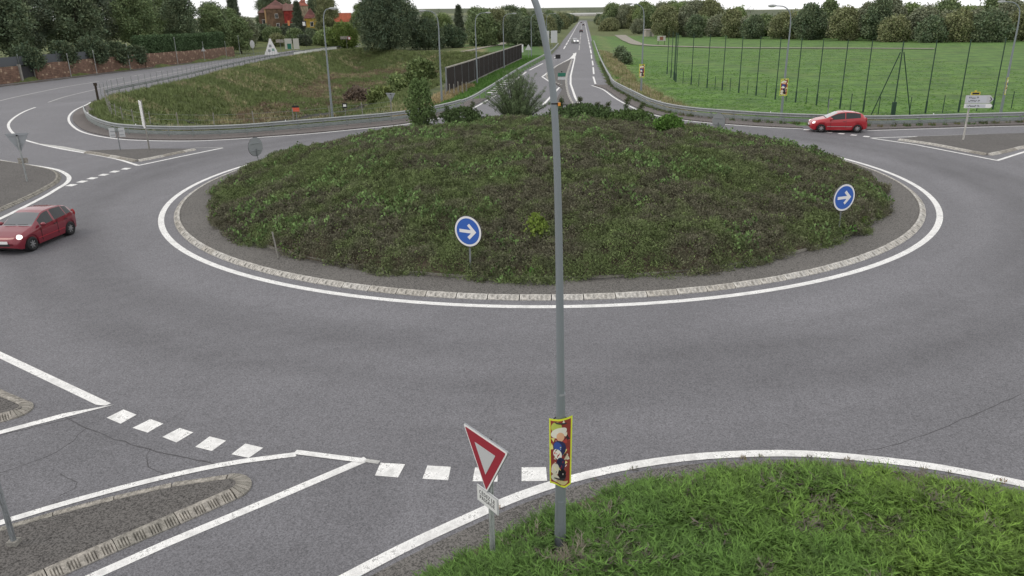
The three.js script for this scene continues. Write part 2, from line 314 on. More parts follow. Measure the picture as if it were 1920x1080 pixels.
lineMark([[-4.52, -13.66], [-3.02, -13.28]], 0.16, undefined, false);
lineMark([[-3.0, -13.36], [-4.69, -11.9], [-5.98, -10.81], [-6.8, -10.05], [-9.5, -7.4]], 0.2, undefined, false);
lineMark([[-3.0, -13.3], [-2.72, -13.22]], 0.12, M.paintWorn, false);
lineMark([[-6.5, -6.6], [-4.4, -8.4], [-2.64, -9.96], [-1.76, -10.7], [-0.58, -11.57], [-0.26, -11.8], [0.41, -12.2], [1.25, -12.6], [2.55, -13.02], [3.73, -13.24], [5.12, -13.31], [6.01, -13.25], [6.86, -13.09], [8.05, -12.77], [8.76, -12.47], [9.49, -12.11], [12, -10.6], [16, -7.2]], 0.24);
// left: yield island line, dashes and splitter lines
lineMark([[-42, -55.4], [-33.23, -49.79], [-31, -48.35], [-29.01, -47.18], [-27.48, -46.1], [-26.16, -44.7], [-25.26, -43.41], [-24.63, -41.97], [-24.3, -40.4], [-23.98, -38.9], [-23.65, -36.71], [-23.33, -34], [-22.9, -29]], 0.24);
for (const [x, z] of [[-24.05, -41.38], [-23.95, -42.32], [-23.86, -43.24], [-23.7, -44.24], [-23.52, -45.18], [-23.27, -46.07]]) mark('give_way_dash', flat([[x - 0.24, z + 0.2], [x + 0.2, z + 0.3], [x + 0.26, z - 0.2], [x - 0.2, z - 0.3]], 0.005));
lineMark([[-23.0, -47.05], [-21.61, -50.09], [-19.97, -53.4]], 0.2, undefined, false);
lineMark([[-23.0, -47.1], [-25.59, -49.64], [-28.77, -52.09], [-31.82, -54.32], [-35.87, -57.77], [-38.06, -59.99], [-41.48, -64.39], [-44.42, -68.89], [-46.94, -73.91], [-49.1, -79.3], [-50.1, -82.71]], 0.22);
mark('gore_area', flat([[-28.7, -52.25], [-31.9, -54.5], [-35.4, -57.3], [-32, -55.2], [-29.4, -53.15]], 0.008), M.paintWorn);
lineMark([[-51.64, -87.79], [-53.2, -94], [-54.2, -101], [-55.2, -110], [-56, -122], [-57.4, -140], [-59, -170]], 0.18, M.paintWorn);
lineMark([[-22, -53.55], [-20.0, -53.5]], 0.12, M.paintWorn, false);
lineMark([[-56, -80], [-59.2, -92.4], [-60.4, -100], [-61.4, -109.6], [-61.4, -118.4]], 0.2, M.paintWorn);
for (const [a, b] of [[121, 126], [129, 133], [137, 141], [145, 149], [154, 158], [163, 167]]) lineMark([[-61.3, -a], [-61.2, -b]], 0.18, M.paintWorn, false, 'lane_dash');
// right splitter
lineMark([[24.95, -52.76], [26.46, -49.9], [27.4, -46.74], [28.24, -43.92]], 0.2, undefined, false);
lineMark([[28.2, -43.92], [31.47, -46.57], [40, -53.3]], 0.2, undefined, false);
lineMark([[24.9, -52.9], [28.11, -53.2], [32.02, -53.56], [36.11, -53.85], [48, -54.6]], 0.16, undefined, false);
for (let i = 0; i < 6; i++) { const x = lerp(24.94, 22.13, i / 5), z = lerp(-53.6, -57.34, i / 5); mark('give_way_dash', flat([[x - 0.3, z + 0.05], [x + 0.02, z + 0.3], [x + 0.3, z - 0.06], [x - 0.02, z - 0.3]], 0.005)); }
lineMark([[26.2, -56.25], [31, -56.7], [38.4, -57.3], [50, -57.4]], 0.16);
// far road
for (const [a, b] of [[[11.0, -99.5], [12.0, -111.5]], [[12.6, -116.5], [14.1, -131.5]], [[14.6, -136.5], [15.9, -150]], [[16.5, -157], [18.1, -173]]]) lineMark([a, b], 0.24, undefined, false, 'lane_dash');
for (let z = -178; z > -840; z -= 26) { const x = (q) => lerp(18.6, 80.4, (-q - 178) / (840 - 178)); lineMark([[x(z), z], [x(z - 20), z - 20]], 0.3, undefined, false, 'lane_dash'); const xl = (q) => lerp(11.8, 74.5, (-q - 178) / (840 - 178)); if (z < -185) lineMark([[xl(z), z], [xl(z - 20), z - 20]], 0.3, undefined, false, 'lane_dash'); }
for (const [a, b] of [[[1.08, -108.8], [2.79, -123.3]], [[3.38, -126.8], [6.3, -144.2]], [[7.13, -149], [8.5, -156]], [[9.4, -162], [11, -173]]]) lineMark([a, b], 0.26, undefined, false, 'lane_dash');
for (let z = -196; z > -830; z -= 40) { const x = (q) => lerp(16.9, 77.6, (-q - 190) / (840 - 190)); lineMark([[x(z), z], [x(z - 30), z - 30]], 0.22, M.paintWorn, false, 'lane_dash'); }
for (let i = 0; i < 8; i++) { const t = i / 7, x = lerp(-1.9, 0.3, t), z = lerp(-90.6, -109.4, t); mark('hatch_bar', flat([[x - 0.65, z + 0.55], [x + 0.45, z + 0.75], [x + 0.65, z - 0.25], [x - 0.45, z - 0.45]], 0.005)); }
lineMark([[-1.1, -88.5], [1.2, -108.5]], 0.16, undefined, false);
lineMark([[15.6, -183], [14.2, -168.4], [8.3, -136.4], [4.9, -113.2]], 0.26, undefined, false);
lineMark([[4.8, -113.2], [5.7, -100.5]], 0.24, undefined, false);
lineMark([[6.2, -95.7], [4.76, -86.1], [3.4, -77]], 0.24, undefined, false);
lineMark([[14.8, -180], [13.25, -158.2], [8.95, -113.4], [7.9, -100.1], [7.1, -83.6], [6.9, -75.5], [7.5, -70], [8.42, -66.4]], 0.24, undefined, false);
mark('gore_area', flat([[15.3, -182], [12.2, -158.5], [13.4, -158.3]], 0.009));
// cracks and seams
const seam = (pts, w = 0.03) => { const p = smoothPath(pts, 0.25).map(([x, z], i) => [x + 0.07 * (vnoise(i * 0.9, 7, 131) - 0.5), z + 0.07 * (vnoise(i * 0.9, 3, 132) - 0.5)]); mark('crack', ribbon(p, (t) => w * (0.3 + 0.9 * vnoise(t * 37, w * 99, 133)), 0.0045), M.crack); };
seam([[-10.2, -15.35], [-9.3, -14.75], [-8.2, -14.15], [-7.0, -13.6], [-5.8, -13.2]], 0.028);
seam([[-9.4, -14.8], [-9.5, -13.9], [-10.1, -13.2], [-11.2, -12.4]], 0.014);
seam([[-7.6, -13.9], [-7.4, -13.3], [-6.9, -12.95]], 0.02);
seam([[-11.2, -14.5], [-10.6, -14.9], [-9.9, -15.3]], 0.025);
seam([[6.9, -13.3], [7.7, -13.55], [8.7, -14.0], [10.4, -14.9], [13, -16.4]], 0.016);
seam([[-9, -13], [-8.4, -12.6], [-8.6, -12.3]], 0.016);

// verges, slightly raised behind the edge lines
function verge(inner, outer, label) { const p = [...inner, ...outer.slice().reverse()]; return structure(mesh('verge', slab(p, -0.04, 0.075), M.verge), label); }
verge(offsetPath(outLeft, -0.34).filter(([x, z]) => z > -84), offsetPath(railLeft, -0.9).filter(([x, z]) => z > -84), 'brown gravelled verge under the curved left guardrail');
verge(offsetPath(outRight, -0.34), offsetPath(railRight, 0.7).reverse().filter(([x, z]) => z > -98 && x < 22.6), 'brown gravelled verge under the right guardrail');
verge([[26.4, -56.7], [31, -57.15], [38.4, -57.75], [50, -57.9]], [[26.4, -59.3], [30, -59.2], [39, -59.6], [50, -60]], 'brown verge under the guardrail of the right-hand road');
structure(mesh('sidewalk', slab([[-74.8, -90], [-72.7, -102.7], [-70.9, -120.3], [-69.0, -138.4], [-66.5, -167.2], [-65.6, -185], [-66.0, -185], [-66.9, -167], [-70, -138], [-72.8, -118], [-75.2, -104], [-77.3, -88]], -0.04, 0.12), M.verge), 'narrow sidewalk along the red stone wall');

// ---------------------------------------------------------------- kerb stones and islands
// one kerb unit, 1 m along x; +z is the outer low side; comb slots on its slope
function kerbGeo(len, groups, slots, w = 0.3, hi = 0.12, lo = 0.035) {
  const cuts = []; const gl = len / groups;
  for (let g = 0; g < groups; g++) { const a = g * gl + gl * 0.2, b = (g + 1) * gl - gl * 0.16, n = slots * 2 - 1; for (let s = 0; s < slots; s++) { const u = (b - a) / n; cuts.push([a + 2 * s * u, a + (2 * s + 1) * u]); } }
  const full = [[0, -0.06], [0, hi - 0.012], [0.012, hi], [w * 0.36, hi], [w * 0.44, hi - 0.006], [w * 0.86, lo + 0.012], [w - 0.01, lo], [w, lo - 0.012], [w, -0.06]];
  const dent = full.map(([z, y], i) => (i === 4 || i === 5) ? [z, y - 0.035] : [z, y]);
  const pos = [], idx = [], at = [0]; const e = 0.008;
  const st = []; const push = (x, p) => st.push([x - len / 2, p]);
  push(e, full); for (const [a, b] of cuts) { push(a, full); push(a + 0.002, dent); push(b - 0.002, dent); push(b, full); } push(len - e, full);
  const m = full.length;
  for (const [x, p] of st) for (const [z, y] of p) pos.push(x, y, z);
  for (let i = 0; i < st.length - 1; i++) for (let k = 0; k < m - 1; k++) { const a = i * m + k; idx.push(a, a + m, a + 1, a + 1, a + m, a + m + 1); }
  for (const i of [0, st.length - 1]) for (const t of THREE.ShapeUtils.triangulateShape(full.map(([a, b]) => new THREE.Vector2(a, b)), [])) idx.push(...t.map((q) => q + i * m));
  const g = geoFrom(pos, idx, pos.filter((_, i) => i % 3 !== 1)).toNonIndexed(); g.computeVertexNormals(); return g;
}
function kerbRow(parent, path, geo, len, mats, sideSign = 1, jitter = 0.004) {
  // path runs along the inner edge; outer side is to its left for sideSign 1
  const c = new THREE.CatmullRomCurve3(path.map(([x, z]) => new THREE.Vector3(x, 0, z)), false, 'centripetal');
  const n = Math.max(1, Math.round(c.getLength() / len));
  for (let i = 0; i < n; i++) {
    const a = c.getPointAt(i / n), b = c.getPointAt((i + 1) / n);
    const k = mesh('kerb_stone', geo, mats[Math.floor(rnd() * mats.length)], parent);
    const ang = Math.atan2(-(b.z - a.z), b.x - a.x);
    k.position.set((a.x + b.x) / 2, rr(-jitter, jitter), (a.z + b.z) / 2); k.rotation.y = ang + (sideSign < 0 ? Math.PI : 0) + rr(-0.006, 0.006);
    k.scale.x = a.distanceTo(b) / len;
  }
}
const kerbUnit = kerbGeo(1, 4, 1, 0.26), kerbUnitFine = kerbGeo(1, 4, 4, 0.28, 0.11, 0.03), kerbShort = kerbGeo(0.16, 1, 2, 0.28, 0.11, 0.03);
const smallSplit = kerbGeo(1, 4, 2, 0.3);

// centre island: apron ring, kerb ring
{
  const pos = [], uv = [], idx = [], n = 160, rad = [15.5, 16.62, 17.2, 17.7, 18.05];
  for (let i = 0; i <= n; i++) { const a = i / n * Math.PI * 2; rad.forEach((r, k) => { const x = C[0] + r * Math.cos(a), z = C[1] + r * Math.sin(a); pos.push(x, 0.095 + 0.01 * (fbm(x, z, 141, 2) - 0.5), z); uv.push(x, z); }); if (i) for (let k = 0; k < 4; k++) { const p = i * 5 + k; idx.push(p - 5, p - 4, p, p - 4, p + 1, p); } }
  const apron = structure(mesh('island_apron', geoFrom(pos, idx, uv), M.apron), 'dark stone-chip apron ring around the planted centre island');
  const N = 114;
  for (let i = 0; i < N; i++) {
    const a = (i + 0.5) / N * Math.PI * 2, r = 18.06;
    const k = mesh('kerb_stone', kerbUnit, [M.kerb, M.kerbB, M.kerbC, M.kerb][Math.floor(rnd() * 4)], apron);
    k.position.set(C[0] + r * Math.cos(a), rr(-0.004, 0.006), C[1] + r * Math.sin(a));
    k.rotation.y = Math.PI / 2 - a + rr(-0.004, 0.004); k.scale.x = 0.985;
  }
  // low edging between apron and planting
  const p = []; for (let i = 0; i <= 160; i++) { const a = i / 160 * Math.PI * 2; p.push([C[0] + 16.5 * Math.cos(a), C[1] + 16.5 * Math.sin(a)]); }
  mesh('edging', sweep([[-0.05, 0.0], [-0.05, 0.17], [0.05, 0.17], [0.05, 0.0]], p, () => 0, false), M.kerbOldB, apron);
}
function island(label, outline, rows, h = 0.1) {
  const o = structure(mesh('traffic_island', slab(outline, -0.03, h), M.islandTop), label);
  for (const [path, geo, len, sgn, mats] of rows) kerbRow(o, path, geo, len, mats ?? [M.kerbOld, M.kerbOldB, M.kerbOld], sgn);
  return o;
}
function fanNose(parent, cx, cz, a0, a1, n, rin, rout) { // radial kerb blocks round an island nose
  const da = (a1 - a0) / n;
  for (let i = 0; i < n; i++) {
    const w = da * 0.46, pts = []; for (const [r, a] of [[rin, -w], [rout, -w], [rout, w], [rin, w]]) pts.push([r * Math.cos(a), r * Math.sin(a)]);
    const k = mesh('kerb_stone', (fanNose.g ??= {})[n + ':' + rin] ??= (() => { const g = slab(pts, -0.05, 0.11, 0.008); const p = g.attributes.position; for (let q = 0; q < p.count; q++) { const r = Math.hypot(p.getX(q), p.getZ(q)); if (p.getY(q) > 0) p.setY(q, p.getY(q) - 0.07 * sstep(rin + 0.1, rout, r)); } g.computeVertexNormals(); return g; })(), [M.kerbOld, M.kerbOldB][i % 2], parent);
    k.position.set(cx, rr(-0.003, 0.003), cz); k.rotation.y = -(a0 + (i + 0.5) * da);
  }
}
// near-left splitter with its rounded nose
{
  const up = [[-14, -7.7], [-9.0, -11.08], [-8.11, -11.6], [-7.36, -11.98], [-6.73, -12.26], [-6.35, -12.4], [-5.55, -12.58]];
  const nose = [[-5.55, -12.58], [-5.36, -12.57], [-5.27, -12.47], [-5.29, -12.36], [-5.38, -12.25]];
  const low = [[-5.38, -12.25], [-5.98, -11.68], [-6.62, -11.1], [-7.28, -10.47], [-8.4, -9.4], [-10.6, -7.2]];
  island('dark splitter island with comb-slotted kerb beside the give way dashes', [...up, ...nose.slice(1), ...low.slice(1)], [[up, kerbUnitFine, 1, -1], [low, kerbUnitFine, 1, -1]], 0.1);
  fanNose(scene.getObjectByName('traffic_island'), -5.5, -12.4, -1.8, 0.8, 9, 0.19, 0.47);
  const u2 = [[-22, -23.2], [-12.5, -16.4], [-11.9, -16.05], [-11.47, -15.78]], n2 = [[-11.47, -15.78], [-11.32, -15.66], [-11.3, -15.56], [-11.47, -15.46]], l2 = [[-11.47, -15.46], [-11.75, -15.22], [-12.6, -14.6], [-15, -12.7]];
  island('small dark splitter island with rounded mossy kerb nose', [...u2, ...n2.slice(1), ...l2.slice(1)], [[u2, kerbUnitFine, 1, -1], [l2, kerbUnitFine, 1, -1]], 0.1);
  fanNose(scene.getObjectByName('traffic_island_001'), -11.58, -15.62, -0.98, 0.97, 7, 0.19, 0.47);
  const yk = smoothPath([[-40, -54.2], [-33.6, -49.6], [-31, -48.0], [-28.9, -46.6], [-27.48, -45.5], [-26.6, -44.4], [-26.05, -43.5], [-25.45, -42.2], [-25.05, -40.5], [-24.72, -38.5], [-24.4, -35.3], [-23.6, -29]], 0.7);
  island('brown paved corner island under the grey give way sign back', [...yk, [-40, -29]], [[yk, kerbUnit, 1, -1, [M.kerbOldB]]], 0.11);
  const sa = [[-28.83, -52.36], [-27.97, -51.85], [-25.85, -50.25], [-23.7, -48.6]], sb = [[-23.7, -48.6], [-23.2, -49.5], [-22.55, -51.03], [-21.75, -52.7]];
  island('triangular splitter island carrying the tall edge-on direction sign', [...sa, ...sb.slice(1), [-24.6, -53.05], [-26.6, -52.9], [-28.9, -52.75]], [[sa, smallSplit, 1, 1, [M.kerb, M.kerbOld]], [sb, smallSplit, 1, 1, [M.kerb, M.kerbOld]]]);
  const ra = [[26.4, -51.75], [27.6, -49.65], [28.2, -47.45], [28.75, -45.75]], rb = [[28.75, -45.75], [30.54, -46.9], [32.36, -48.2], [40, -53.1]];
  island('triangular splitter island carrying the white direction sign', [...ra, ...rb.slice(1), [36, -53.4], [28.1, -52.7]], [[ra, smallSplit, 1, 1, [M.kerb, M.kerbOld]], [rb, smallSplit, 1, 1, [M.kerb, M.kerbOld]]]);
  const fa = [[12.2, -154], [7.7, -107], [6.35, -84], [6.2, -76]], fb = [[12.0, -154], [8.2, -134], [5.6, -113.2], [6.3, -101], [6.8, -97]];
  island('long pale-kerbed splitter island of the far road', [...fa, [4.4, -76], [5.3, -84], [6.4, -93], [6.0, -101], [5.5, -112.8], [8.3, -134]], [[fa, smallSplit, 2, -1, [M.kerbC]], [fb, smallSplit, 2, 1, [M.kerbC]]]);
}

// ---------------------------------------------------------------- planting
const leafShape = (l, w) => { // a leaf of four triangles, slightly folded
  const g = new THREE.BufferGeometry();
  g.setAttribute('position', new THREE.Float32BufferAttribute([0, 0, 0, w / 2, l * 0.06, l * 0.45, 0, 0, l, -w / 2, l * 0.06, l * 0.45], 3));
  g.setIndex([0, 1, 2, 0, 2, 3]); return g;
};
function clump(n, spread, l, w, seed, upness = 0.3, flatY = 1) {
  const r = mulberry(seed), list = [], v = new THREE.Vector3(), q = new THREE.Quaternion(), zAxis = new THREE.Vector3(0, 0, 1);
  for (let i = 0; i < n; i++) {
    do v.set(r() * 2 - 1, r() * 2 - 1, r() * 2 - 1); while (v.lengthSq() > 1);
    const p = v.clone().multiplyScalar(spread); p.y *= flatY;
    const dir = new THREE.Vector3(r() * 2 - 1, r() * 2 - 1 + upness * 2, r() * 2 - 1).addScaledVector(v, 0.6).normalize();
    const s = 0.7 + 0.6 * r(), g = leafShape(l * s, w * s);
    g.applyQuaternion(q.setFromAxisAngle(zAxis, r() * 6.28)); g.applyQuaternion(q.setFromUnitVectors(zAxis, dir)); g.translate(p.x, p.y, p.z); list.push(g);
  }
  const g = mergeGeometries(list); g.computeVertexNormals(); return g;
}
function scatter(name, geo, mat, items, parent) { // items: [x,y,z, scale, r,g,b, yaw?, tilt?]
  const m = new THREE.InstancedMesh(geo, mat, items.length), o = new THREE.Object3D(), c = new THREE.Color();
  items.forEach((t, i) => { o.position.set(t[0], t[1], t[2]); o.rotation.set(t[8] ?? rr(-0.4, 0.4), t[7] ?? rr(0, 6.283), rr(-0.4, 0.4)); o.scale.setScalar(t[3]); o.updateMatrix(); m.setMatrixAt(i, o.matrix); m.setColorAt(i, c.setRGB(t[4], t[5], t[6])); });
  m.instanceMatrix.needsUpdate = true; m.instanceColor.needsUpdate = true; shade(m);
  if (parent) { m.name = name; m.userData.kind = 'stuff'; parent.add(m); } else { m.name = numbered(name); scene.add(m); }
  return m;
}
const twig = [clump(24, 0.15, 0.068, 0.036, 1, 0.4), clump(24, 0.15, 0.068, 0.036, 2, 0.4)];
const broad = clump(11, 0.16, 0.12, 0.085, 3, 0.45);
const canopy = [clump(16, 0.55, 0.36, 0.24, 4, 0.1), clump(16, 0.55, 0.36, 0.24, 5, 0.1)];
const canopyFar = clump(22, 0.85, 0.5, 0.36, 6, 0.1);
const needle = clump(18, 0.5, 0.5, 0.1, 7, 0.0);

const moundH = (x, z) => { const r = Math.hypot(x - C[0], z - C[1]); if (r > 16.9) return 0.1; const e = sstep(16.9, 16.0, r); return 0.1 + e * 0.45 + 2.05 * Math.max(0, 1 - (r / 16.8) ** 2) + e * 0.62 * (fbm(x / 2.4, z / 2.4, 151, 3) - 0.5); };
{ // earth of the mound
  const pos = [], uv = [], idx = [], n = 96, k = 24;
  for (let j = 0; j <= k; j++) for (let i = 0; i <= n; i++) { const a = i / n * 6.28318, r = j / k * 16.6, x = C[0] + r * Math.cos(a), z = C[1] + r * Math.sin(a); pos.push(x, moundH(x, z) - 0.22, z); uv.push(x, z); if (i && j) { const p = j * (n + 1) + i; idx.push(p - n - 2, p - n - 1, p - 1, p - n - 1, p, p - 1); } }
  structure(mesh('mound', geoFrom(pos, idx, uv), M.soil), 'dark earth mound of the centre island');
}
{
  const lists = [[], []], brights = [];
  let made = 0;
  while (made < 92000) {
    const a = rnd() * 6.28318, r = 17.15 * Math.sqrt(rnd()), ragged = 16.78 + 0.7 * (fbm(Math.cos(a) * 9 + 20, Math.sin(a) * 9 + 20, 161, 4) - 0.42) * 2; if (r > ragged) continue;
    made++;
    const x = C[0] + r * Math.cos(a), z = C[1] + r * Math.sin(a);
    const lump = fbm(x / 0.9, z / 0.9, 163, 2), n = fbm(x / 3.2, z / 3.2, 165, 4), n2 = fbm(x / 1.1, z / 1.1, 169, 3);
    const y = moundH(x, z) - 0.24 + 0.5 * lump + 0.16 * (fbm(x / 0.35, z / 0.35, 164, 2) - 0.5) + rr(-0.1, 0.05);
    let c = [0.142, 0.138, 0.09]; const g = sstep(0.43, 0.6, n * 0.6 + n2 * 0.4);
    c = [lerp(c[0], 0.14, g), lerp(c[1], 0.182, g), lerp(c[2], 0.07, g)];
    const v = rr(0.55, 1.5);
    if (rnd() < 0.09) c = [0.19, 0.255, 0.09];
    lists[made & 1].push([x, y, z, rr(0.75, 1.15), c[0] * v, c[1] * v, c[2] * v]);
    const bp = fbm(x / 2.1 + 40, z / 1.5, 171, 4);
    if (bp > 0.56 && rnd() < 0.14 * sstep(0.56, 0.7, bp) + 0.01) brights.push([x, y + rr(0.02, 0.16), z, rr(0.6, 1.15), 0.15 * v, 0.24 * v, 0.08 * v]);
  }
  const l0 = scatter('ground_cover', twig[0], M.leaf, lists[0]); tag(l0, 'dense dark evergreen ground cover over the whole centre island mound', 'ground cover', null, 'stuff');
  const l1 = scatter('ground_cover', twig[1], M.leaf, lists[1]); tag(l1, 'brown-tinged low shrub carpet mixed into the centre island mound', 'ground cover', null, 'stuff');
  const lb = scatter('bramble', broad, M.leaf, brights); tag(lb, 'bright green bramble leaves scattered over the centre island', 'ground cover', null, 'stuff');
  const fringe = [];
  for (let i = 0; i < 900; i++) { const a = rnd() * 6.28318, f = fbm(Math.cos(a) * 7 + 5, Math.sin(a) * 7 + 5, 175, 3); if (f < 0.5) continue; const r = rr(16.0, 16.75); fringe.push([C[0] + r * Math.cos(a), 0.16 + rr(0, 0.25), C[1] + r * Math.sin(a), rr(0.5, 1), 0.10 * rr(0.7, 1.2), 0.19 * rr(0.7, 1.2), 0.035]); }
  tag(scatter('weed_fringe', broad, M.leaf, fringe), 'fresh green weeds along the edge of the centre planting', 'weeds', null, 'stuff');
}
// shrubs and saplings that stand out of the mound
function shrub(name, label, category, x, z, y0, h, r, color, n, kind = 'oval', geo = broad, group) {
  const t = thing(name, label, category, [x, y0, z], 0, group), items = [];
  for (let i = 0; i < n; i++) {
    const u = Math.pow(rnd(), 0.85), a = rnd() * 6.283;
    let prof = kind === 'column' ? 0.55 + 0.45 * Math.sin(u * 3.0 + 0.2) : kind === 'spray' ? 0.35 + 0.75 * Math.sin(Math.min(1, u * 1.2) * 2.7) : Math.sqrt(Math.max(0.02, 1 - (2 * u - 1) ** 2));
    prof *= 0.75 + 0.55 * vnoise(Math.cos(a) * 2 + x, u * 6 + Math.sin(a) * 2, 181);
    const rad = r * prof * Math.sqrt(rr(0.15, 1)), v = rr(0.65, 1.35);
    items.push([rad * Math.cos(a), u * h, rad * Math.sin(a), rr(0.7, 1.3), color[0] * v, color[1] * v, color[2] * v]);
  }
  const stems = []; for (let k = 0; k < 7; k++) { const a = k * 0.9 + rnd(), b = r * rr(0.2, 0.7); stems.push(tubeAlong([[0, -0.3, 0], [b * 0.4 * Math.cos(a), h * 0.4, b * 0.4 * Math.sin(a)], [b * Math.cos(a), h * rr(0.75, 1.02), b * Math.sin(a)]], 0.035, 0.008, 6, 5)); }
  mesh('stems', merge(stems), M.bark, t); scatter('foliage', geo, M.leaf, items, t); return t;
}
shrub('tall_shrub', 'tall narrow bright green leafy shrub on the mound top', 'shrub', -5.9, -52, 1.3, 3.05, 0.95, [0.135, 0.205, 0.07], 620, 'column');
{ // many upright arching stems with small grey leaves
  const t = thing('wispy_shrub', 'big wispy grey-green shrub with upright twigs on the mound top', 'shrub', [0.5, 1.6, -52]), items = [], stems = [];
  for (let k = 0; k < 130; k++) {
    const a = rnd() * 6.283, out = rr(0.1, 1.0), R = 2.45 * out, h = (3.6 - 2.2 * out * out) * rr(0.72, 1.08), x1 = R * Math.cos(a), z1 = R * Math.sin(a);
    const P = [[x1 * 0.15, -0.3, z1 * 0.15], [x1 * 0.55, h * 0.55, z1 * 0.55], [x1 * 0.95, h * 0.97, z1 * 0.95]]; stems.push(tubeAlong(P, 0.02, 0.005, 5, 4));
    const n = 30; for (let i = 0; i < n; i++) { const u = Math.pow(rnd(), 0.8), v = rr(0.7, 1.3), q = u * u * 0.25 + u * 0.75, w = 0.22 * (1.15 - u); items.push([x1 * (0.12 + 0.86 * q) + rr(-w, w), h * u, z1 * (0.12 + 0.86 * q) + rr(-w, w), rr(0.55, 1.05) * (1.15 - 0.5 * u), 0.145 * v, 0.205 * v, 0.095 * v]); }
  }
  mesh('stems', merge(stems), M.bark, t); scatter('foliage', twig[0], M.leaf, items, t);
}
shrub('round_shrub', 'low yellow-green round shrub right of the lamp mast line on the mound', 'shrub', 9.0, -43.5, 1.9, 0.9, 0.75, [0.10, 0.20, 0.035], 330);
shrub('low_shrub', 'spreading dark green shrub between the tall and the wispy shrub', 'shrub', -3.1, -50.8, 1.6, 1.0, 1.3, [0.075, 0.12, 0.04], 460);
shrub('low_shrub', 'spreading leafy shrub right of the wispy shrub on the mound', 'shrub', 4.6, -49.0, 1.9, 0.95, 2.0, [0.075, 0.125, 0.04], 700);
shrub('low_shrub', 'dark leafy shrub beside the sprigs on the mound crest', 'shrub', 7.4, -47.5, 1.9, 0.75, 1.6, [0.08, 0.135, 0.035], 460);
shrub('yellow_weed', 'small yellow-green weed in the hedge next to the lamp mast', 'weed', 0.9, -26.4, 0.8, 0.75, 0.28, [0.20, 0.28, 0.05], 45);
for (const [x, z, h, tilt] of [[3.3, -49.6, 1.3, 0.05], [4.2, -49.2, 1.2, 0.3], [5.2, -49, 0.95, 0.5], [5.9, -48.8, 1.05, 0.45], [7.2, -48.4, 1.35, 0.2], [7.9, -48.2, 1.05, 0.5], [-3.9, -51.2, 1.2, -0.2], [-2.6, -51, 1.3, 0.25], [-4.7, -51, 1.0, -0.45]]) {
  const t = thing('sprig', 'single dark upright sprig sticking out of the mound crest', 'sprig', [x, moundH(x, z), z], rr(0, 0.6), 'sprigs on the mound crest'), items = [];
  t.userData.label = 'single dark upright sprig sticking out of the mound crest';
  mesh('stem', tubeAlong([[0, -0.2, 0], [tilt * h * 0.3, h * 0.6, 0], [tilt * h, h, 0]], 0.02, 0.006, 6, 5), M.bark, t);
  for (let i = 0; i < 26; i++) { const u = rr(0.35, 1); items.push([tilt * h * u * u + rr(-0.05, 0.05), h * u, rr(-0.05, 0.05), rr(0.8, 1.25), 0.07 * rr(0.7, 1.2), 0.1 * rr(0.7, 1.2), 0.03]); }
  scatter('foliage', twig[1], M.leaf, items, t);
}

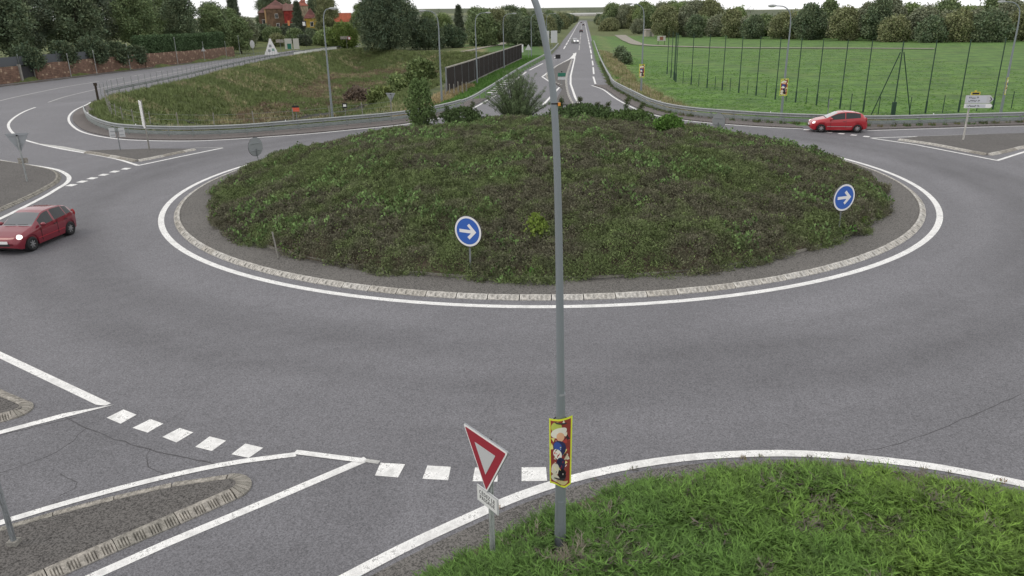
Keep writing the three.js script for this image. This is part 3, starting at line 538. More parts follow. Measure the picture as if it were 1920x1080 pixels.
// juniper-like ground cover in the near corner
{
  const edge = smoothPath([[-4.2, -7.3], [-2.4, -9.0], [-1.53, -9.75], [-0.85, -10.35], [-0.25, -10.75], [0.21, -11.15], [0.8, -11.55], [1.3, -11.75], [1.86, -12.1], [2.44, -12.3], [3.35, -12.5], [4.17, -12.72], [4.99, -12.8], [5.87, -12.78], [6.75, -12.66], [7.45, -12.4], [8.23, -12.14], [8.7, -11.9], [9.27, -11.6], [11, -10.6], [14, -8]], 0.5);
  const bed = [...edge, [14, 3], [-4.5, 3]];
  structure(mesh('planting_bed', slab(bed, -0.03, 0.07), M.soil), 'dark planting bed of the near corner under the juniper');
  // grit strip between edge line and bed
  structure(mesh('gutter_strip', slab([...offsetPath(edge, 0).map(([x, z]) => [x, z]), ...smoothPath([[14.6, -8.2], [11.6, -10.5], [9.4, -11.86], [8.7, -12.22], [8.0, -12.5], [6.83, -12.82], [6.0, -12.98], [5.12, -13.04], [3.78, -12.97], [2.63, -12.76], [1.35, -12.34], [0.5, -11.95], [-0.16, -11.55], [-0.45, -11.35], [-1.6, -10.5], [-2.5, -9.75], [-4.2, -8.2]], 0.5).slice(0)], -0.03, 0.03), M.apron), 'dark gritty strip between the white edge line and the juniper bed');
  const spray = (seed) => { // a feathery arching shoot
    const r = mulberry(seed), pos = [], idx = [];
    for (let s = 0; s < 7; s++) {
      const a = r() * 6.283, L = 0.13 + 0.17 * r(), el = 0.3 + 0.6 * r(), dx = Math.cos(a), dz = Math.sin(a), px = -dz, pz = dx;
      const P = (t) => [dx * L * t * Math.cos(el), L * t * Math.sin(el) - 0.10 * t * t * L * 2, dz * L * t * Math.cos(el)];
      const b = pos.length / 3, w = 0.006 + 0.004 * r();
      for (let k = 0; k < 4; k++) { const p = P(k / 3), ww = w * (k === 3 ? 0.15 : 1 - 0.2 * k); pos.push(p[0] - px * ww, p[1], p[2] - pz * ww, p[0] + px * ww, p[1] + 0.003, p[2] + pz * ww); if (k) { const q = b + k * 2; idx.push(q - 2, q - 1, q, q - 1, q + 1, q); } }
      for (let k = 0; k < 7; k++) { const t = 0.15 + 0.8 * r(), p = P(t), sd = k & 1 ? 1 : -1, l = 0.05 + 0.04 * r(), q = pos.length / 3; const e = [p[0] + dx * l * 0.75 + px * sd * l * 0.65, p[1] + l * 0.35, p[2] + dz * l * 0.75 + pz * sd * l * 0.65]; pos.push(p[0] - dx * 0.007, p[1], p[2] - dz * 0.007, p[0] + dx * 0.009, p[1], p[2] + dz * 0.009, e[0], e[1], e[2]); idx.push(q, q + 1, q + 2); }
    }
    return geoFrom(pos, idx);
  };
  const items = [[], [], []]; let n = 0, tries = 0;
  while (n < 26000 && tries < 200000) {
    tries++;
    const x = rr(-4, 14), z = rr(-13, -5.5), d = polyDist(x, z, bed); if (d < 0.12 + 0.3 * (fbm(x * 1.5, z * 1.5, 191, 3) - 0.5) || Math.hypot(x + 0.44, z + 10.1) < 0.16 || (Math.abs(x - 0.72) < 0.2 && z < -9.85 && z > -10.6)) continue;
    const bare = fbm(x / 0.8 + 9, z / 0.8, 195, 3); if (bare > 0.66 && rnd() < 0.6) continue;
    n++;
    const h = 0.05 + 0.3 * sstep(0.1, 1.1, d) * (0.25 + 1.15 * fbm(x / 0.8, z / 0.8, 193, 3)), v = rr(0.5, 1.5);
    const yl = sstep(2, 8.5, x + 1.2 * (fbm(x, z, 197, 2) - 0.5) * 4);
    let c = [lerp(0.108, 0.155, yl), lerp(0.21, 0.265, yl), lerp(0.04, 0.042, yl)];
    if (bare > 0.58 && rnd() < 0.25) c = [0.16, 0.145, 0.11];
    items[n % 3].push([x, h * rr(0.55, 1.05), z, rr(0.8, 1.5), c[0] * v, c[1] * v, c[2] * v, rr(0, 6.28), rr(-0.3, 0.3)]);
  }
  ['feathery bright green juniper ground cover in the near corner bed', 'arching green juniper shoots mixed through the near corner bed', 'paler yellow-green juniper shoots of the near corner bed'].forEach((l, i) => tag(scatter('juniper_cover', spray(300 + i), M.grassBlade, items[i]), l, 'ground cover', null, 'stuff'));
}

// ---------------------------------------------------------------- trees
function tree(name, label, x, z, h, r, color, opt = {}) {
  const y = height(x, z), kind = opt.kind ?? 'round', far = opt.far, group = opt.group;
  const t = thing(name, label, opt.category ?? 'tree', [x, y, z], 0, group), items = [], rand = mulberry(Math.floor(x * 131 + z * 977 + 9e6));
  const R = (a, b) => a + (b - a) * rand();
  const base = opt.low ?? (kind === 'conifer' ? 0.08 : 0.2), th = h * (kind === 'conifer' ? 0.96 : 0.7);
  const parts = [tubeAlong([[0, -0.4, 0], [R(-0.2, 0.2), th * 0.5, R(-0.2, 0.2)], [R(-0.4, 0.4), th, R(-0.4, 0.4)]], Math.max(0.1, h * 0.024), 0.05, 8, 7)];
  const lobes = [];
  if (kind === 'conifer') {
    const n = opt.n ?? Math.round(380 * r * h / 12);
    for (let i = 0; i < n; i++) { const u = Math.pow(rand(), 1.35), a = rand() * 6.283, tier = 0.75 + 0.25 * Math.cos(u * h * 3.2 + a); const rad = r * (1 - u) * tier * Math.sqrt(R(0.25, 1)) + 0.12, v = R(0.7, 1.3); items.push([rad * Math.cos(a), h * (base + (1 - base) * u) - 0.15 * rad, rad * Math.sin(a), R(0.8, 1.4), color[0] * v, color[1] * v, color[2] * v]); }
  } else {
    const k = opt.lobes ?? 11;
    for (let i = 0; i < k; i++) {
      const u = (i + 0.5) / k, a = i * 2.4 + R(0, 0.9), prof = kind === 'column' ? 0.45 : Math.sin(Math.PI * Math.min(1, 0.18 + 0.82 * u)) * 0.62;
      const lr = (kind === 'column' ? r * 0.62 : r * R(0.34, 0.52)), rad = r * prof * R(0.7, 1.1);
      lobes.push([rad * Math.cos(a), h * (base + (1 - base) * (0.08 + 0.84 * u)) - (u > 0.9 ? lr * 0.4 : 0), rad * Math.sin(a), lr]);
      parts.push(tubeAlong([[0, th * 0.35, 0], [rad * 0.5 * Math.cos(a), lobes[i][1] * 0.75, rad * 0.5 * Math.sin(a)], [rad * Math.cos(a), lobes[i][1], rad * Math.sin(a)]], 0.09, 0.03, 5, 5));
    }
    const n = opt.n ?? Math.round((far ? 50 : 95) * r * r * Math.max(1, h / (2.2 * r)));
    for (let i = 0; i < n; i++) {
      const [lx, ly, lz, lr] = lobes[Math.floor(rand() * k)], a = rand() * 6.283, c = R(-0.75, 1), s = Math.sqrt(1 - c * c), q = lr * Math.pow(R(0.25, 1.25), 0.4) * (0.8 + 0.35 * R(0, 1)) * (rand() < 0.1 ? 1.28 : 1);
      const py = ly + q * c * 0.9; if (py < 0.2) continue;
      const v = R(0.68, 1.32), w = R(-0.02, 0.02);
      items.push([lx + q * s * Math.cos(a), py, lz + q * s * Math.sin(a), R(0.75, 1.3), (color[0] + w) * v, (color[1] + w * 0.5) * v, color[2] * v]);
    }
  }
  mesh('trunk', merge(parts), M.bark, t);
  scatter('crown', kind === 'conifer' ? needle : far ? canopyFar : canopy[items.length & 1], M.leaf, items, t);
  return t;
}
const tone = (c) => ({ deep: 'deep green', mid: 'mid green', fresh: 'fresh light green', grey: 'grey-green', dark: 'blackish green', olive: 'olive' })[Object.keys(G).find((k) => G[k] === c)];
const G = { deep: [0.15, 0.195, 0.11], mid: [0.19, 0.25, 0.115], fresh: [0.23, 0.30, 0.12], grey: [0.25, 0.275, 0.18], dark: [0.125, 0.155, 0.10], olive: [0.245, 0.265, 0.135] };
// the big dark tree at the end of the bank, with the bushes round its foot
tree('big_tree', 'very large dark broadleaf tree at the end of the grassy bank', -31.5, -214, 15.5, 8.6, [0.115, 0.155, 0.09], { lobes: 20, low: 0.02, n: 5200 });
tree('big_tree', 'tall open-crowned tree rising above the very large dark tree', -35.5, -222, 17.5, 4.6, G.deep, { lobes: 12, low: 0.3 });
tree('bushy_tree', 'dark bushy tree right of the very large dark tree', -21.5, -216, 7.5, 4.4, [0.11, 0.15, 0.085], { low: 0.0 });
tree('bushy_tree', 'low dark thicket in front of the grey barn roof', -15.5, -226, 5.2, 4.2, [0.10, 0.145, 0.08], { low: 0.0 });
tree('bushy_tree', 'light green rounded bush left of the very large dark tree', -48.2, -236, 6.6, 4.6, [0.17, 0.235, 0.06], { low: 0.0, category: 'bush' });
tree('bushy_tree', 'mid green bush beside the yellow house', -55.5, -248, 4.6, 3.0, G.fresh, { low: 0.0, category: 'bush' });
for (const [x, z, h, r, c, k, l] of [
  [-61.5, -276, 14.5, 4.0, G.olive, 'round', 'olive green tree right behind the yellow house'], [-81, -342, 13.0, 4.6, G.deep, 'round', 'dark tall tree behind the yellow house'],
  [-101, -346, 16.5, 6.5, G.deep, 'round', 'dark rounded tree behind the brown brick house'], [-88, -262, 16, 3.0, G.dark, 'conifer', 'slim dark fir left of the brown brick house'],
  [-84, -248, 17, 2.6, G.dark, 'conifer', 'slender spruce beside the rounded village trees'], [-80, -232, 11, 4.6, G.mid, 'round', 'mid green tree in front of the slender spruce'],
  [-75.5, -232, 8.6, 3.4, G.grey, 'round', 'grey-green tree left of the brown brick house'], [-94, -345, 15, 3.4, G.grey, 'round', 'airy grey-green tree between the house roofs'],
  [-72.5, -280, 11.0, 3.4, G.dark, 'conifer', 'broad dark conifer between the red and the yellow house'], [-52, -290, 13, 4.0, G.mid, 'round', 'mid green tree right of the yellow house'],
  [-49, -315, 11, 4.2, G.fresh, 'round', 'fresh green tree beside the orange-red roof'],
]) tree(k === 'conifer' ? 'conifer' : 'village_tree', l, x, z, h, r, c, { kind: k, low: k === 'conifer' ? 0.05 : 0.12, group: 'village trees' });
// dark trees and garden behind the red stone wall
{
  const where = [[-84, -118, 14, 5.0, 'deep'], [-90, -128, 16, 6.0, 'dark'], [-83, -134, 13, 4.6, 'deep'], [-88, -146, 16, 5.6, 'dark'], [-80, -150, 14, 4.6, 'deep'], [-85, -162, 17, 5.5, 'dark'], [-77, -168, 14, 4.4, 'mid'], [-83, -178, 16, 5.2, 'dark'], [-75, -186, 14, 4.4, 'deep'], [-81, -196, 15, 5.0, 'mid'], [-73.5, -202, 12, 4.0, 'mid'], [-88, -206, 17, 5.5, 'dark'], [-98, -140, 18, 6.5, 'dark'], [-97, -165, 19, 6.5, 'deep'], [-96, -188, 18, 6.0, 'dark'], [-70, -210, 9, 3.6, 'mid'], [-78, -214, 13, 4.4, 'deep'], [-92, -222, 18, 5.5, 'deep']];
  const words = ['over the garden gate', 'behind the gate trees', 'above the left wall piers', 'high behind the wall', 'over the ivy-hung wall', 'behind the clipped hedge', 'over the left end of the clipped hedge', 'tall behind the clipped hedge', 'over the clipped hedge', 'behind the end of the hedge', 'at the end of the stone wall', 'in the second row behind the hedge', 'in the rear row above the gate', 'in the rear row above the ivy', 'in the rear row above the hedge', 'low beside the village road', 'between wall end and village', 'at the back of the wall garden'];
  where.forEach(([x, z, h, r, c], i) => tree('garden_tree', ({ deep: 'deep green', dark: 'blackish green', mid: 'mid green' })[c] + ' leafy tree ' + words[i], x, z, h, r, G[c], { low: 0.1, group: 'trees behind the red stone wall', n: Math.round(52 * r * r) }));
  const bush = [[-76.6, -110, 3.4, 2.2], [-74.6, -122, 3.8, 2.2], [-73.4, -130, 4.2, 2.2], [-72.2, -137, 4.6, 2.3], [-71.2, -143.5, 4.0, 2.1], [-70.4, -149, 3.6, 1.9]];
  const bw = ['beside the dark gate', 'right of the dark gate', 'hanging over the left wall', 'tumbling down the wall face', 'spilling over the wall middle', 'next to the clipped hedge'];
  bush.forEach(([x, z, h, r], i) => tree('ivy_bush', 'dark overhanging bush ' + bw[i], x + 1.0, z, h - 0.9, r, [0.095, 0.13, 0.07], { low: 0, category: 'bush', group: 'bushes on the stone wall', lobes: 8 }));
}
{ // clipped hedge on top of the wall
  const t = thing('clipped_hedge', 'long clipped dark green hedge standing on the stone wall', 'hedge', [0, 0, 0]), items = [];
  for (let i = 0; i < 5200; i++) { const z = rr(-192, -151), x = wallX(z) - 1.2 + rr(-0.9, 0.6), top = 5.6 - 0.004 * (-151 - z); const y = rr(1.9, top) + 0.12 * (rnd() - 0.5); const v = rr(0.7, 1.25); items.push([x, y, z, rr(0.55, 0.8), 0.09 * v, 0.15 * v, 0.065 * v]); }
  scatter('foliage', canopy[0], M.leaf, items, t);
  mesh('stems', merge(Array.from({ length: 40 }, (_, k) => cyl(0.04, 0.03, 3.2, wallX(-152 - k) - 1.3, 1.6, -152 - k, 5))), M.bark, t);
}
// tree belt left of the far road and around the barn
[[-8.5, -262, 9.5, 4.6, 'mid', 'round', 'rounded tree left of the street lamps'], [-17.5, -290, 11.6, 3.4, 'dark', 'conifer', 'dark pointed conifer beside the white gable'], [-3, -270, 10, 4.6, 'olive', 'round', 'olive tree behind the sound barrier'], [-12, -315, 11, 5, 'mid', 'round', 'mid green tree beyond the pointed conifer'], [1, -300, 11.5, 5.4, 'deep', 'round', 'dark dome tree over the sound barrier end'], [3, -235, 8.0, 4.2, 'deep', 'round', 'dark thicket at the barrier end'], [-26, -325, 9, 4.2, 'fresh', 'round', 'yellowish tree behind the barn roof'], [-33, -335, 10.5, 3.8, 'mid', 'round', 'thin-topped tree behind the barn'], [-19.5, -262, 5.2, 3.6, 'mid', 'round', 'low bush in front of the white gable'], [-9, -242, 4.6, 3.4, 'deep', 'round', 'low bush beside the pale path']].forEach(([x, z, h, r, c, k, l]) => tree(k === 'conifer' ? 'conifer' : 'belt_tree', l, x, z, h, r, G[c], { kind: k, low: 0.03, group: 'trees behind the sound barrier' }));
for (let i = 0; i < 15; i++) { const z = -228 - i * 34 - i * i * 1.1, x = roadX(z) - 11.8 - 3.2 * (i & 1) - rr(0, 1.5), c = [G.deep, G.mid, G.olive, G.grey][i % 4]; tree('roadside_tree', tone(c) + ' tree in the belt left of the far road', x, z, rr(6.5, 8.5), rr(3.8, 5.0), c, { low: 0.02, far: i > 3, group: 'belt left of the far road, ' + tone(c) }); }
for (let i = 0; i < 10; i++) { const z = -236 - i * 40, x = roadX(z) - 25 - rr(0, 6), c = [G.mid, G.grey, G.deep][i % 3]; tree('roadside_tree', 'taller ' + tone(c) + ' tree in the second row left of the far road', x, z, rr(8, 10.5), rr(4.5, 6), c, { low: 0.05, far: true, group: 'second row left of the far road, ' + tone(c) }); }
for (let i = 0; i < 9; i++) { const z = -405 - i * 52, x = roadX(z) + 13 + rr(0, 3), c = i & 1 ? G.deep : G.olive; tree('roadside_bush', tone(c) + ' bush right of the far road before the bridge', x, z, rr(4.5, 7), rr(3.2, 4.8), c, { low: 0.0, far: true, category: 'bush', group: 'bushes right of the far road, ' + tone(c) }); }
// wood behind the field
for (let i = 0; i < 34; i++) { const u = i / 33, z = -520 + 130 * u + 26 * ((i * 7) % 3) - rr(0, 20), x = -z * lerp(0.125, 0.25, u) + rr(-2, 2), c = [G.olive, G.grey, G.mid, G.fresh][i % 4]; tree('wood_tree', tone(c) + ' leafy tree in the wood behind the field road', x, z, rr(10, 13.5), rr(5, 7), c, { low: 0.02, far: true, group: 'wood behind the field road, ' + tone(c) }); }
for (let i = 0; i < 44; i++) { const u = i / 43, z = lerp(-300, -215, Math.min(1, u * 1.6)) - 14 * ((i * 5) % 3) - rr(0, 5), x = -z * lerp(0.2, 0.72, u) + rr(-2, 2), c = [G.olive, G.grey, G.mid, G.deep, G.grey, G.fresh][(i * 5) % 6], h = rr(5.2, 12.2), size = h > 9.5 ? 'tall ' : h > 7.2 ? 'medium-high ' : 'low '; tree('field_edge_tree', size + tone(c) + ' tree of the row closing off the field', x, z, h, rr(3.0, 5.6), c, { low: 0.02, far: true, lobes: 7 + i % 6, group: 'row closing off the field, ' + size + tone(c) }); }
// garden shrubs in front of the village houses
[[-80, -262, 4.6, 3.2, 'deep'], [-75.5, -258, 3.8, 3.0, 'mid'], [-72, -266, 4.4, 3.0, 'dark'], [-67.5, -255, 3.6, 2.8, 'mid'], [-64, -262, 3.8, 2.6, 'deep'], [-69.5, -242, 2.8, 2.4, 'olive'], [-62.5, -246, 2.6, 2.2, 'dark'], [-58.5, -252, 3.4, 2.6, 'fresh']].forEach(([x, z, h, r, c], i) => tree('garden_bush', tone(G[c]) + ' garden bush ' + ['below the brick house', 'below the red house', 'at the foot of the conifer', 'behind the notice boards', 'below the yellow house', 'near the brown place sign', 'under the white signal plate', 'right of the yellow house'][i], x, z, h, r, G[c], { low: 0, category: 'bush', lobes: 8 }));
tree('dome_tree', 'small rounded tree standing before the wood', 57, -352, 5.8, 3.3, G.grey, { low: 0.0 });
for (let i = 0; i < 26; i++) { const u = i / 25, x = lerp(-420, 520, u) + rr(-14, 14), z = -1500 - rr(0, 500); tree('ridge_tree', 'tiny distant tree group on the far ridge', x, z, rr(9, 17), rr(9, 20), G.deep, { low: 0.0, far: true, n: 60, group: 'tree groups on the far ridge' }); }
tree('verge_bush', 'small dark bush on the slope right of the far road', 22.3, -158, 2.0, 1.1, G.deep, { low: 0, category: 'bush', lobes: 5 });
tree('verge_bush', 'second small dark bush lower on the slope right of the far road', 21.6, -146, 1.8, 1.0, G.deep, { low: 0, category: 'bush', lobes: 5 });
tree('hollow_bush', 'yellow-green bush in the hollow beside the stream', -16.5, -103, 1.4, 1.9, [0.17, 0.21, 0.07], { low: 0, category: 'bush', lobes: 6 });
tree('hollow_bush', 'green bush behind the lone sign back in the hollow', -17.5, -128, 3.0, 2.2, G.fresh, { low: 0, category: 'bush', lobes: 6 });
tree('hollow_bush', 'reddish-brown bush near the hollow floor', -24, -126, 1.1, 2.6, [0.2, 0.155, 0.12], { low: 0, category: 'bush', lobes: 6 });
tree('hollow_bush', 'large pale green bush above the tall mound shrub', -12.5, -112, 3.2, 2.2, [0.17, 0.225, 0.085], { low: 0, category: 'bush', lobes: 7 });

// rough grass: bank, hollow, verges
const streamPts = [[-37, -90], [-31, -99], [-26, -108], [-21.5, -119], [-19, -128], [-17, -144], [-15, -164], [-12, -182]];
{
  const tuft = (seed, n, h) => { const r = mulberry(seed), pos = [], idx = []; for (let k = 0; k < n; k++) { const a = r() * 6.283, b = (r() - 0.5) * 0.5, c = (r() - 0.5) * 0.5, l = h * (0.6 + 0.6 * r()), w = 0.025 + 0.02 * r(), lean = 0.15 + 0.4 * r(), q = pos.length / 3; pos.push(b - w * Math.sin(a), 0, c + w * Math.cos(a), b + w * Math.sin(a), 0, c - w * Math.cos(a), b + l * lean * Math.cos(a), l, c + l * lean * Math.sin(a)); idx.push(q, q + 1, q + 2); } return geoFrom(pos, idx); };
  const t0 = tuft(1, 18, 0.4), t1 = tuft(2, 16, 0.22);
  const a = [], b = [];
  for (let i = 0; i < 60000 && a.length < 26000; i++) {
    const x = rr(-55, 2), z = -60 - 165 * Math.pow(rnd(), 1.1), d = polyDist(x, z, hollow); if (d < -0.4 || streamPts.some(([a, b], k) => { if (!k) return false; const [p, q] = streamPts[k - 1], t = Math.max(0, Math.min(1, ((x - p) * (a - p) + (z - q) * (b - q)) / ((a - p) ** 2 + (b - q) ** 2))); return Math.hypot(x - p - t * (a - p), z - q - t * (b - q)) < 1.3; })) continue;
    const n = fbm(x / 7, z / 7, 91, 4), v = rr(0.75, 1.3); let c = [0.165, 0.208, 0.078]; if (n > 0.56 && rnd() < 0.4) c = [0.36, 0.33, 0.19]; else if (d > 10 && n > 0.5 && rnd() < 0.7) c = [0.22, 0.16, 0.11];
    a.push([x, height(x, z) - 0.03, z, rr(0.8, 1.6), c[0] * v, c[1] * v, c[2] * v, rr(0, 6.28), rr(-0.1, 0.1)]);
  }
  tag(scatter('rough_grass', t0, M.grassBlade, a), 'rough green and russet grass covering the bank and hollow', 'grass', null, 'stuff');
  for (let i = 0; i < 26000; i++) {
    const z = -59.8 - 130 * Math.pow(rnd(), 1.6), x0 = z > -70 ? (z > -62 ? 26 : 16.5) : Math.max(13.4, roadX(z) + 5.8), x = x0 + 60 * Math.pow(rnd(), 2.2) + (z > -70 ? 3 : 0); const near = x - x0 < 3.6;
    if (polyDist(x, z, [...offsetPath(railRight, 0.9), [52, -50], [-5, -50], [8, -244]]) > -0.2) continue;
    const n = fbm(x / 2.2, z / 2.2, 95, 3), v = rr(0.8, 1.25), dryHere = near && n + rr(-0.2, 0.2) > 0.47;
    const c = dryHere ? [[0.40, 0.35, 0.22], [0.33, 0.3, 0.16], [0.2, 0.24, 0.09]][Math.floor(rnd() * 3)] : [0.14, 0.275, 0.055];
    b.push([x, height(x, z) - 0.02, z, dryHere ? rr(1.2, 2.4) : rr(0.3, 0.55), c[0] * v, c[1] * v, c[2] * v, rr(0, 6.28), rr(-0.1, 0.1)]);
  }
  tag(scatter('field_grass', t1, M.grassBlade, b), 'short green field grass with straw-coloured strip behind the right guardrail', 'grass', null, 'stuff');
  const d = [];
  for (let i = 0; i < 6000; i++) { const z = rr(-68, -172), x = lerp(-5.2, 6.5, (-z - 72) / 100) + rr(-4.5, 0.6); const railX = lerp(-6.2, 8.8, (-z - 71) / 107); if (x > railX - 0.6) continue; const v = rr(0.75, 1.25), dryHere = x < railX - 2.2 && z > -100; const c = dryHere ? [0.38, 0.31, 0.17] : [0.12, 0.25, 0.05]; d.push([x, height(x, z) - 0.02, z, dryHere ? rr(1.2, 2.2) : rr(0.7, 1.3), c[0] * v, c[1] * v, c[2] * v, rr(0, 6.28), rr(-0.1, 0.1)]); }
  tag(scatter('verge_grass', t1, M.grassBlade, d), 'fresh green grass strip between sound barrier and far guardrail', 'grass', null, 'stuff');
  const e = [];
  for (let i = 0; i < 420; i++) { const p = railRight[Math.floor(rr(2, railRight.length * 0.55))], q = rr(0.05, 0.5); e.push([p[0] - q * 0.4, 0.06, p[1] + q, rr(0.6, 1.3), 0.12 * rr(0.7, 1.2), 0.16 * rr(0.7, 1.2), 0.06, rr(0, 6.28), 0]); }
  tag(scatter('rail_weeds', t1, M.grassBlade, e), 'weeds growing along the foot of the right guardrail', 'weeds', null, 'stuff');
  const sc = [];
  for (let i = 0; i < 9000 && sc.length < 2600; i++) { const x = rr(-53, -4), z = rr(-222, -64), d = polyDist(x, z, hollow), n = fbm(x / 5, z / 5, 211, 3); if (d < 0.6 || n < 0.46) continue; const v = rr(0.7, 1.3), k = rnd(), c = d > 11 && k < 0.45 ? [0.2, 0.15, 0.115] : k < 0.75 ? [0.135, 0.17, 0.06] : [0.2, 0.2, 0.1]; sc.push([x, height(x, z) + rr(0, 0.22), z, rr(0.35, 0.85), c[0] * v, c[1] * v, c[2] * v]); }
  tag(scatter('bank_scrub', canopy[1], M.leaf, sc), 'low olive and reddish scrub mottling the grassy bank', 'scrub', null, 'stuff');
  const lw = []; for (const [x, z] of [[2.3, -12.82], [4.55, -13.14], [4.9, -13.2], [5.9, -13.12], [6.6, -13.0], [7.9, -12.65], [8.3, -12.52], [9.1, -12.2], [1.5, -12.5], [-0.3, -11.65]]) for (let k = 0; k < 2; k++) lw.push([x + rr(-0.06, 0.06), 0.01, z + rr(-0.04, 0.04), rr(0.12, 0.3), 0.3 * rr(0.6, 1.1), 0.29 * rr(0.6, 1.1), 0.15, rr(0, 6.28), rr(-0.2, 0.2)]);
  tag(scatter('gutter_weeds', t1, M.grassBlade, lw), 'sparse dry weeds along the white line by the juniper bed', 'weeds', null, 'stuff');
  // stream in the hollow; shade and dark plants over it are put into its colour
  structure(mesh('stream', ribbon(smoothPath(streamPts, 2), 3.0, 0).translate(0, 0, 0), std({ color: col(0.03, 0.03, 0.025), map: gritTex, roughness: 0.85 })), 'stream strip at the bottom of the hollow, coloured dark for shade and plants');
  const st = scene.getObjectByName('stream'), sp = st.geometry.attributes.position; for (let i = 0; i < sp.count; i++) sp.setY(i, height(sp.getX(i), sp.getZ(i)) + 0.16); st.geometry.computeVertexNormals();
}

// ---------------------------------------------------------------- guardrails
function guardrail(label, path, side, opt = {}) {
  const t = thing('guardrail', label, 'guardrail', [0, 0, 0]);
  const o = (v) => v * side, y = opt.y ?? 0;
  const W = [[0.01, 0.78], [0.1, 0.745], [0.1, 0.695], [0.0, 0.65], [0.0, 0.615], [0.1, 0.575], [0.1, 0.525], [0.01, 0.48], [0.0, 0.48], [0.088, 0.53], [0.088, 0.57], [-0.012, 0.61], [-0.012, 0.655], [0.088, 0.7], [0.088, 0.74], [0.0, 0.78]].map(([a, b]) => [o(a), b + y]);
  mesh('beam', sweep(W, path), M.rail, t);
  if (opt.skirt) mesh('skirt_panel', sweep([[-0.02, 0.4], [0.03, 0.38], [0.03, 0.13], [-0.02, 0.11], [-0.03, 0.11], [-0.03, 0.4]].map(([a, b]) => [o(a), b + y]), path), M.railDull, t);
  const n = normals2(path), pg = box(0.07, 0.78, 0.1, 0, 0.39, 0); const step = opt.step ?? 2;
  for (let i = 1; i < path.length; i += step) { const p = mesh('post', pg, M.railDull, t); p.position.set(path[i][0] - n[i][0] * o(0.06), y - 0.02, path[i][1] - n[i][1] * o(0.06)); p.rotation.y = Math.atan2(n[i][0], n[i][1]); }
  if (opt.joints) { const jg = box(0.05, 0.12, 0.06, 0, 0.8, 0); for (let i = 8; i < path.length; i += 12) { const p = mesh('reflector', jg, M.white, t); p.position.set(path[i][0], y, path[i][1]); } }
  return t;
}
guardrail('silver guardrail with skirt panel curving round the hollow', railLeft.filter(([x, z]) => z > -76), 1, { skirt: true, joints: true, y: 0.06 });
guardrail('silver guardrail along the left side of the far road below the sound barrier', railLeft.filter(([x, z]) => z <= -75 && x > -10), 1, { step: 4 });
guardrail('silver guardrail with skirt panel curving along the edge of the green field', railRight.filter(([x, z]) => z > -106), -1, { skirt: true, joints: true, y: 0.06 });
guardrail('weathered guardrail running along the right side of the far road', railRight.filter(([x, z]) => z <= -105), -1, { step: 4 });
guardrail('guardrail of the left road at the top of the grassy bank', offsetPath(roadFence, 0.1).filter((_, i) => i > 3), -1, { step: 4 });
{ // white guard panels further up the left road
  const t = thing('parapet', 'white low parapet at the village end of the left road', 'parapet', [0, 0, 0]);
  for (let i = 0; i < 8; i++) { const z = -196 - i * 4.3, k = Math.min(roadFence.length - 1, Math.max(0, roadFence.findIndex(([, q]) => q < z))); const p = mesh('panel', box(0.12, 0.6, 3.6, 0, 0.35, 0), M.white, t); p.position.set(roadFence[k][0] + 1.0, 0, z); p.rotation.y = -0.06 - 0.02 * i; }
}
{ // wire mesh fence on the bank's crest
  const t = thing('mesh_fence', 'wire mesh fence with thin posts above the grassy bank', 'fence', [0, 0, 0]);
  const p = offsetPath(roadFence, 0.5); const pg = cyl(0.03, 0.03, 2.0, 0, 0, 0, 6), wires = [];
  for (let i = 0; i < 96; i += 2) { const q = mesh('post', pg, M.railDull, t); q.position.set(p[i][0], height(p[i][0], p[i][1]) - 0.1, p[i][1]); }
  const seg = p.slice(0, 97);
  for (const y of [0.15, 0.75, 1.35, 1.85]) wires.push(sweep([[-0.008, y], [0.008, y], [0, y + 0.012]], seg, (x, z) => height(x, z), false));
  mesh('wire', merge(wires), M.galv, t).userData.kind = 'stuff';
  const c = thing('corner_post', 'thick weathered corner post where the mesh fence begins', 'post', [-46.2, -0.05, -88.2]);
  mesh('post', cyl(0.13, 0.12, 1.9, 0, 0, 0, 10), M.bark, c); mesh('cap', cyl(0.2, 0.2, 0.3, 0, 1.75, 0, 8), M.bark, c);
  const q = smoothPath([[-45, -87.5], [-41.4, -80.6], [-37.4, -73.4], [-34, -68.5], [-29.5, -64], [-24, -62.3], [-19.8, -63.3], [-16.6, -65.3], [-13.4, -67.4], [-10.6, -70.2]], 3.2);
  const f = thing('wire_fence', 'low wire fence on pale posts behind the curved guardrail', 'fence', [0, 0, 0]);
  const cp = cyl(0.045, 0.04, 1.6, 0, 0, 0, 7), w2 = [];
  q.forEach(([x, z], i) => { const m = mesh('post', cp, M.concrete, f); m.position.set(x, height(x, z) - 0.1, z); m.rotation.z = rr(-0.05, 0.05); });
  for (const y of [0.5, 0.9, 1.3]) w2.push(sweep([[-0.006, y], [0.006, y], [0, y + 0.01]], q, (x, z) => height(x, z), false));
  mesh('wire', merge(w2), M.galv, f).userData.kind = 'stuff';
}

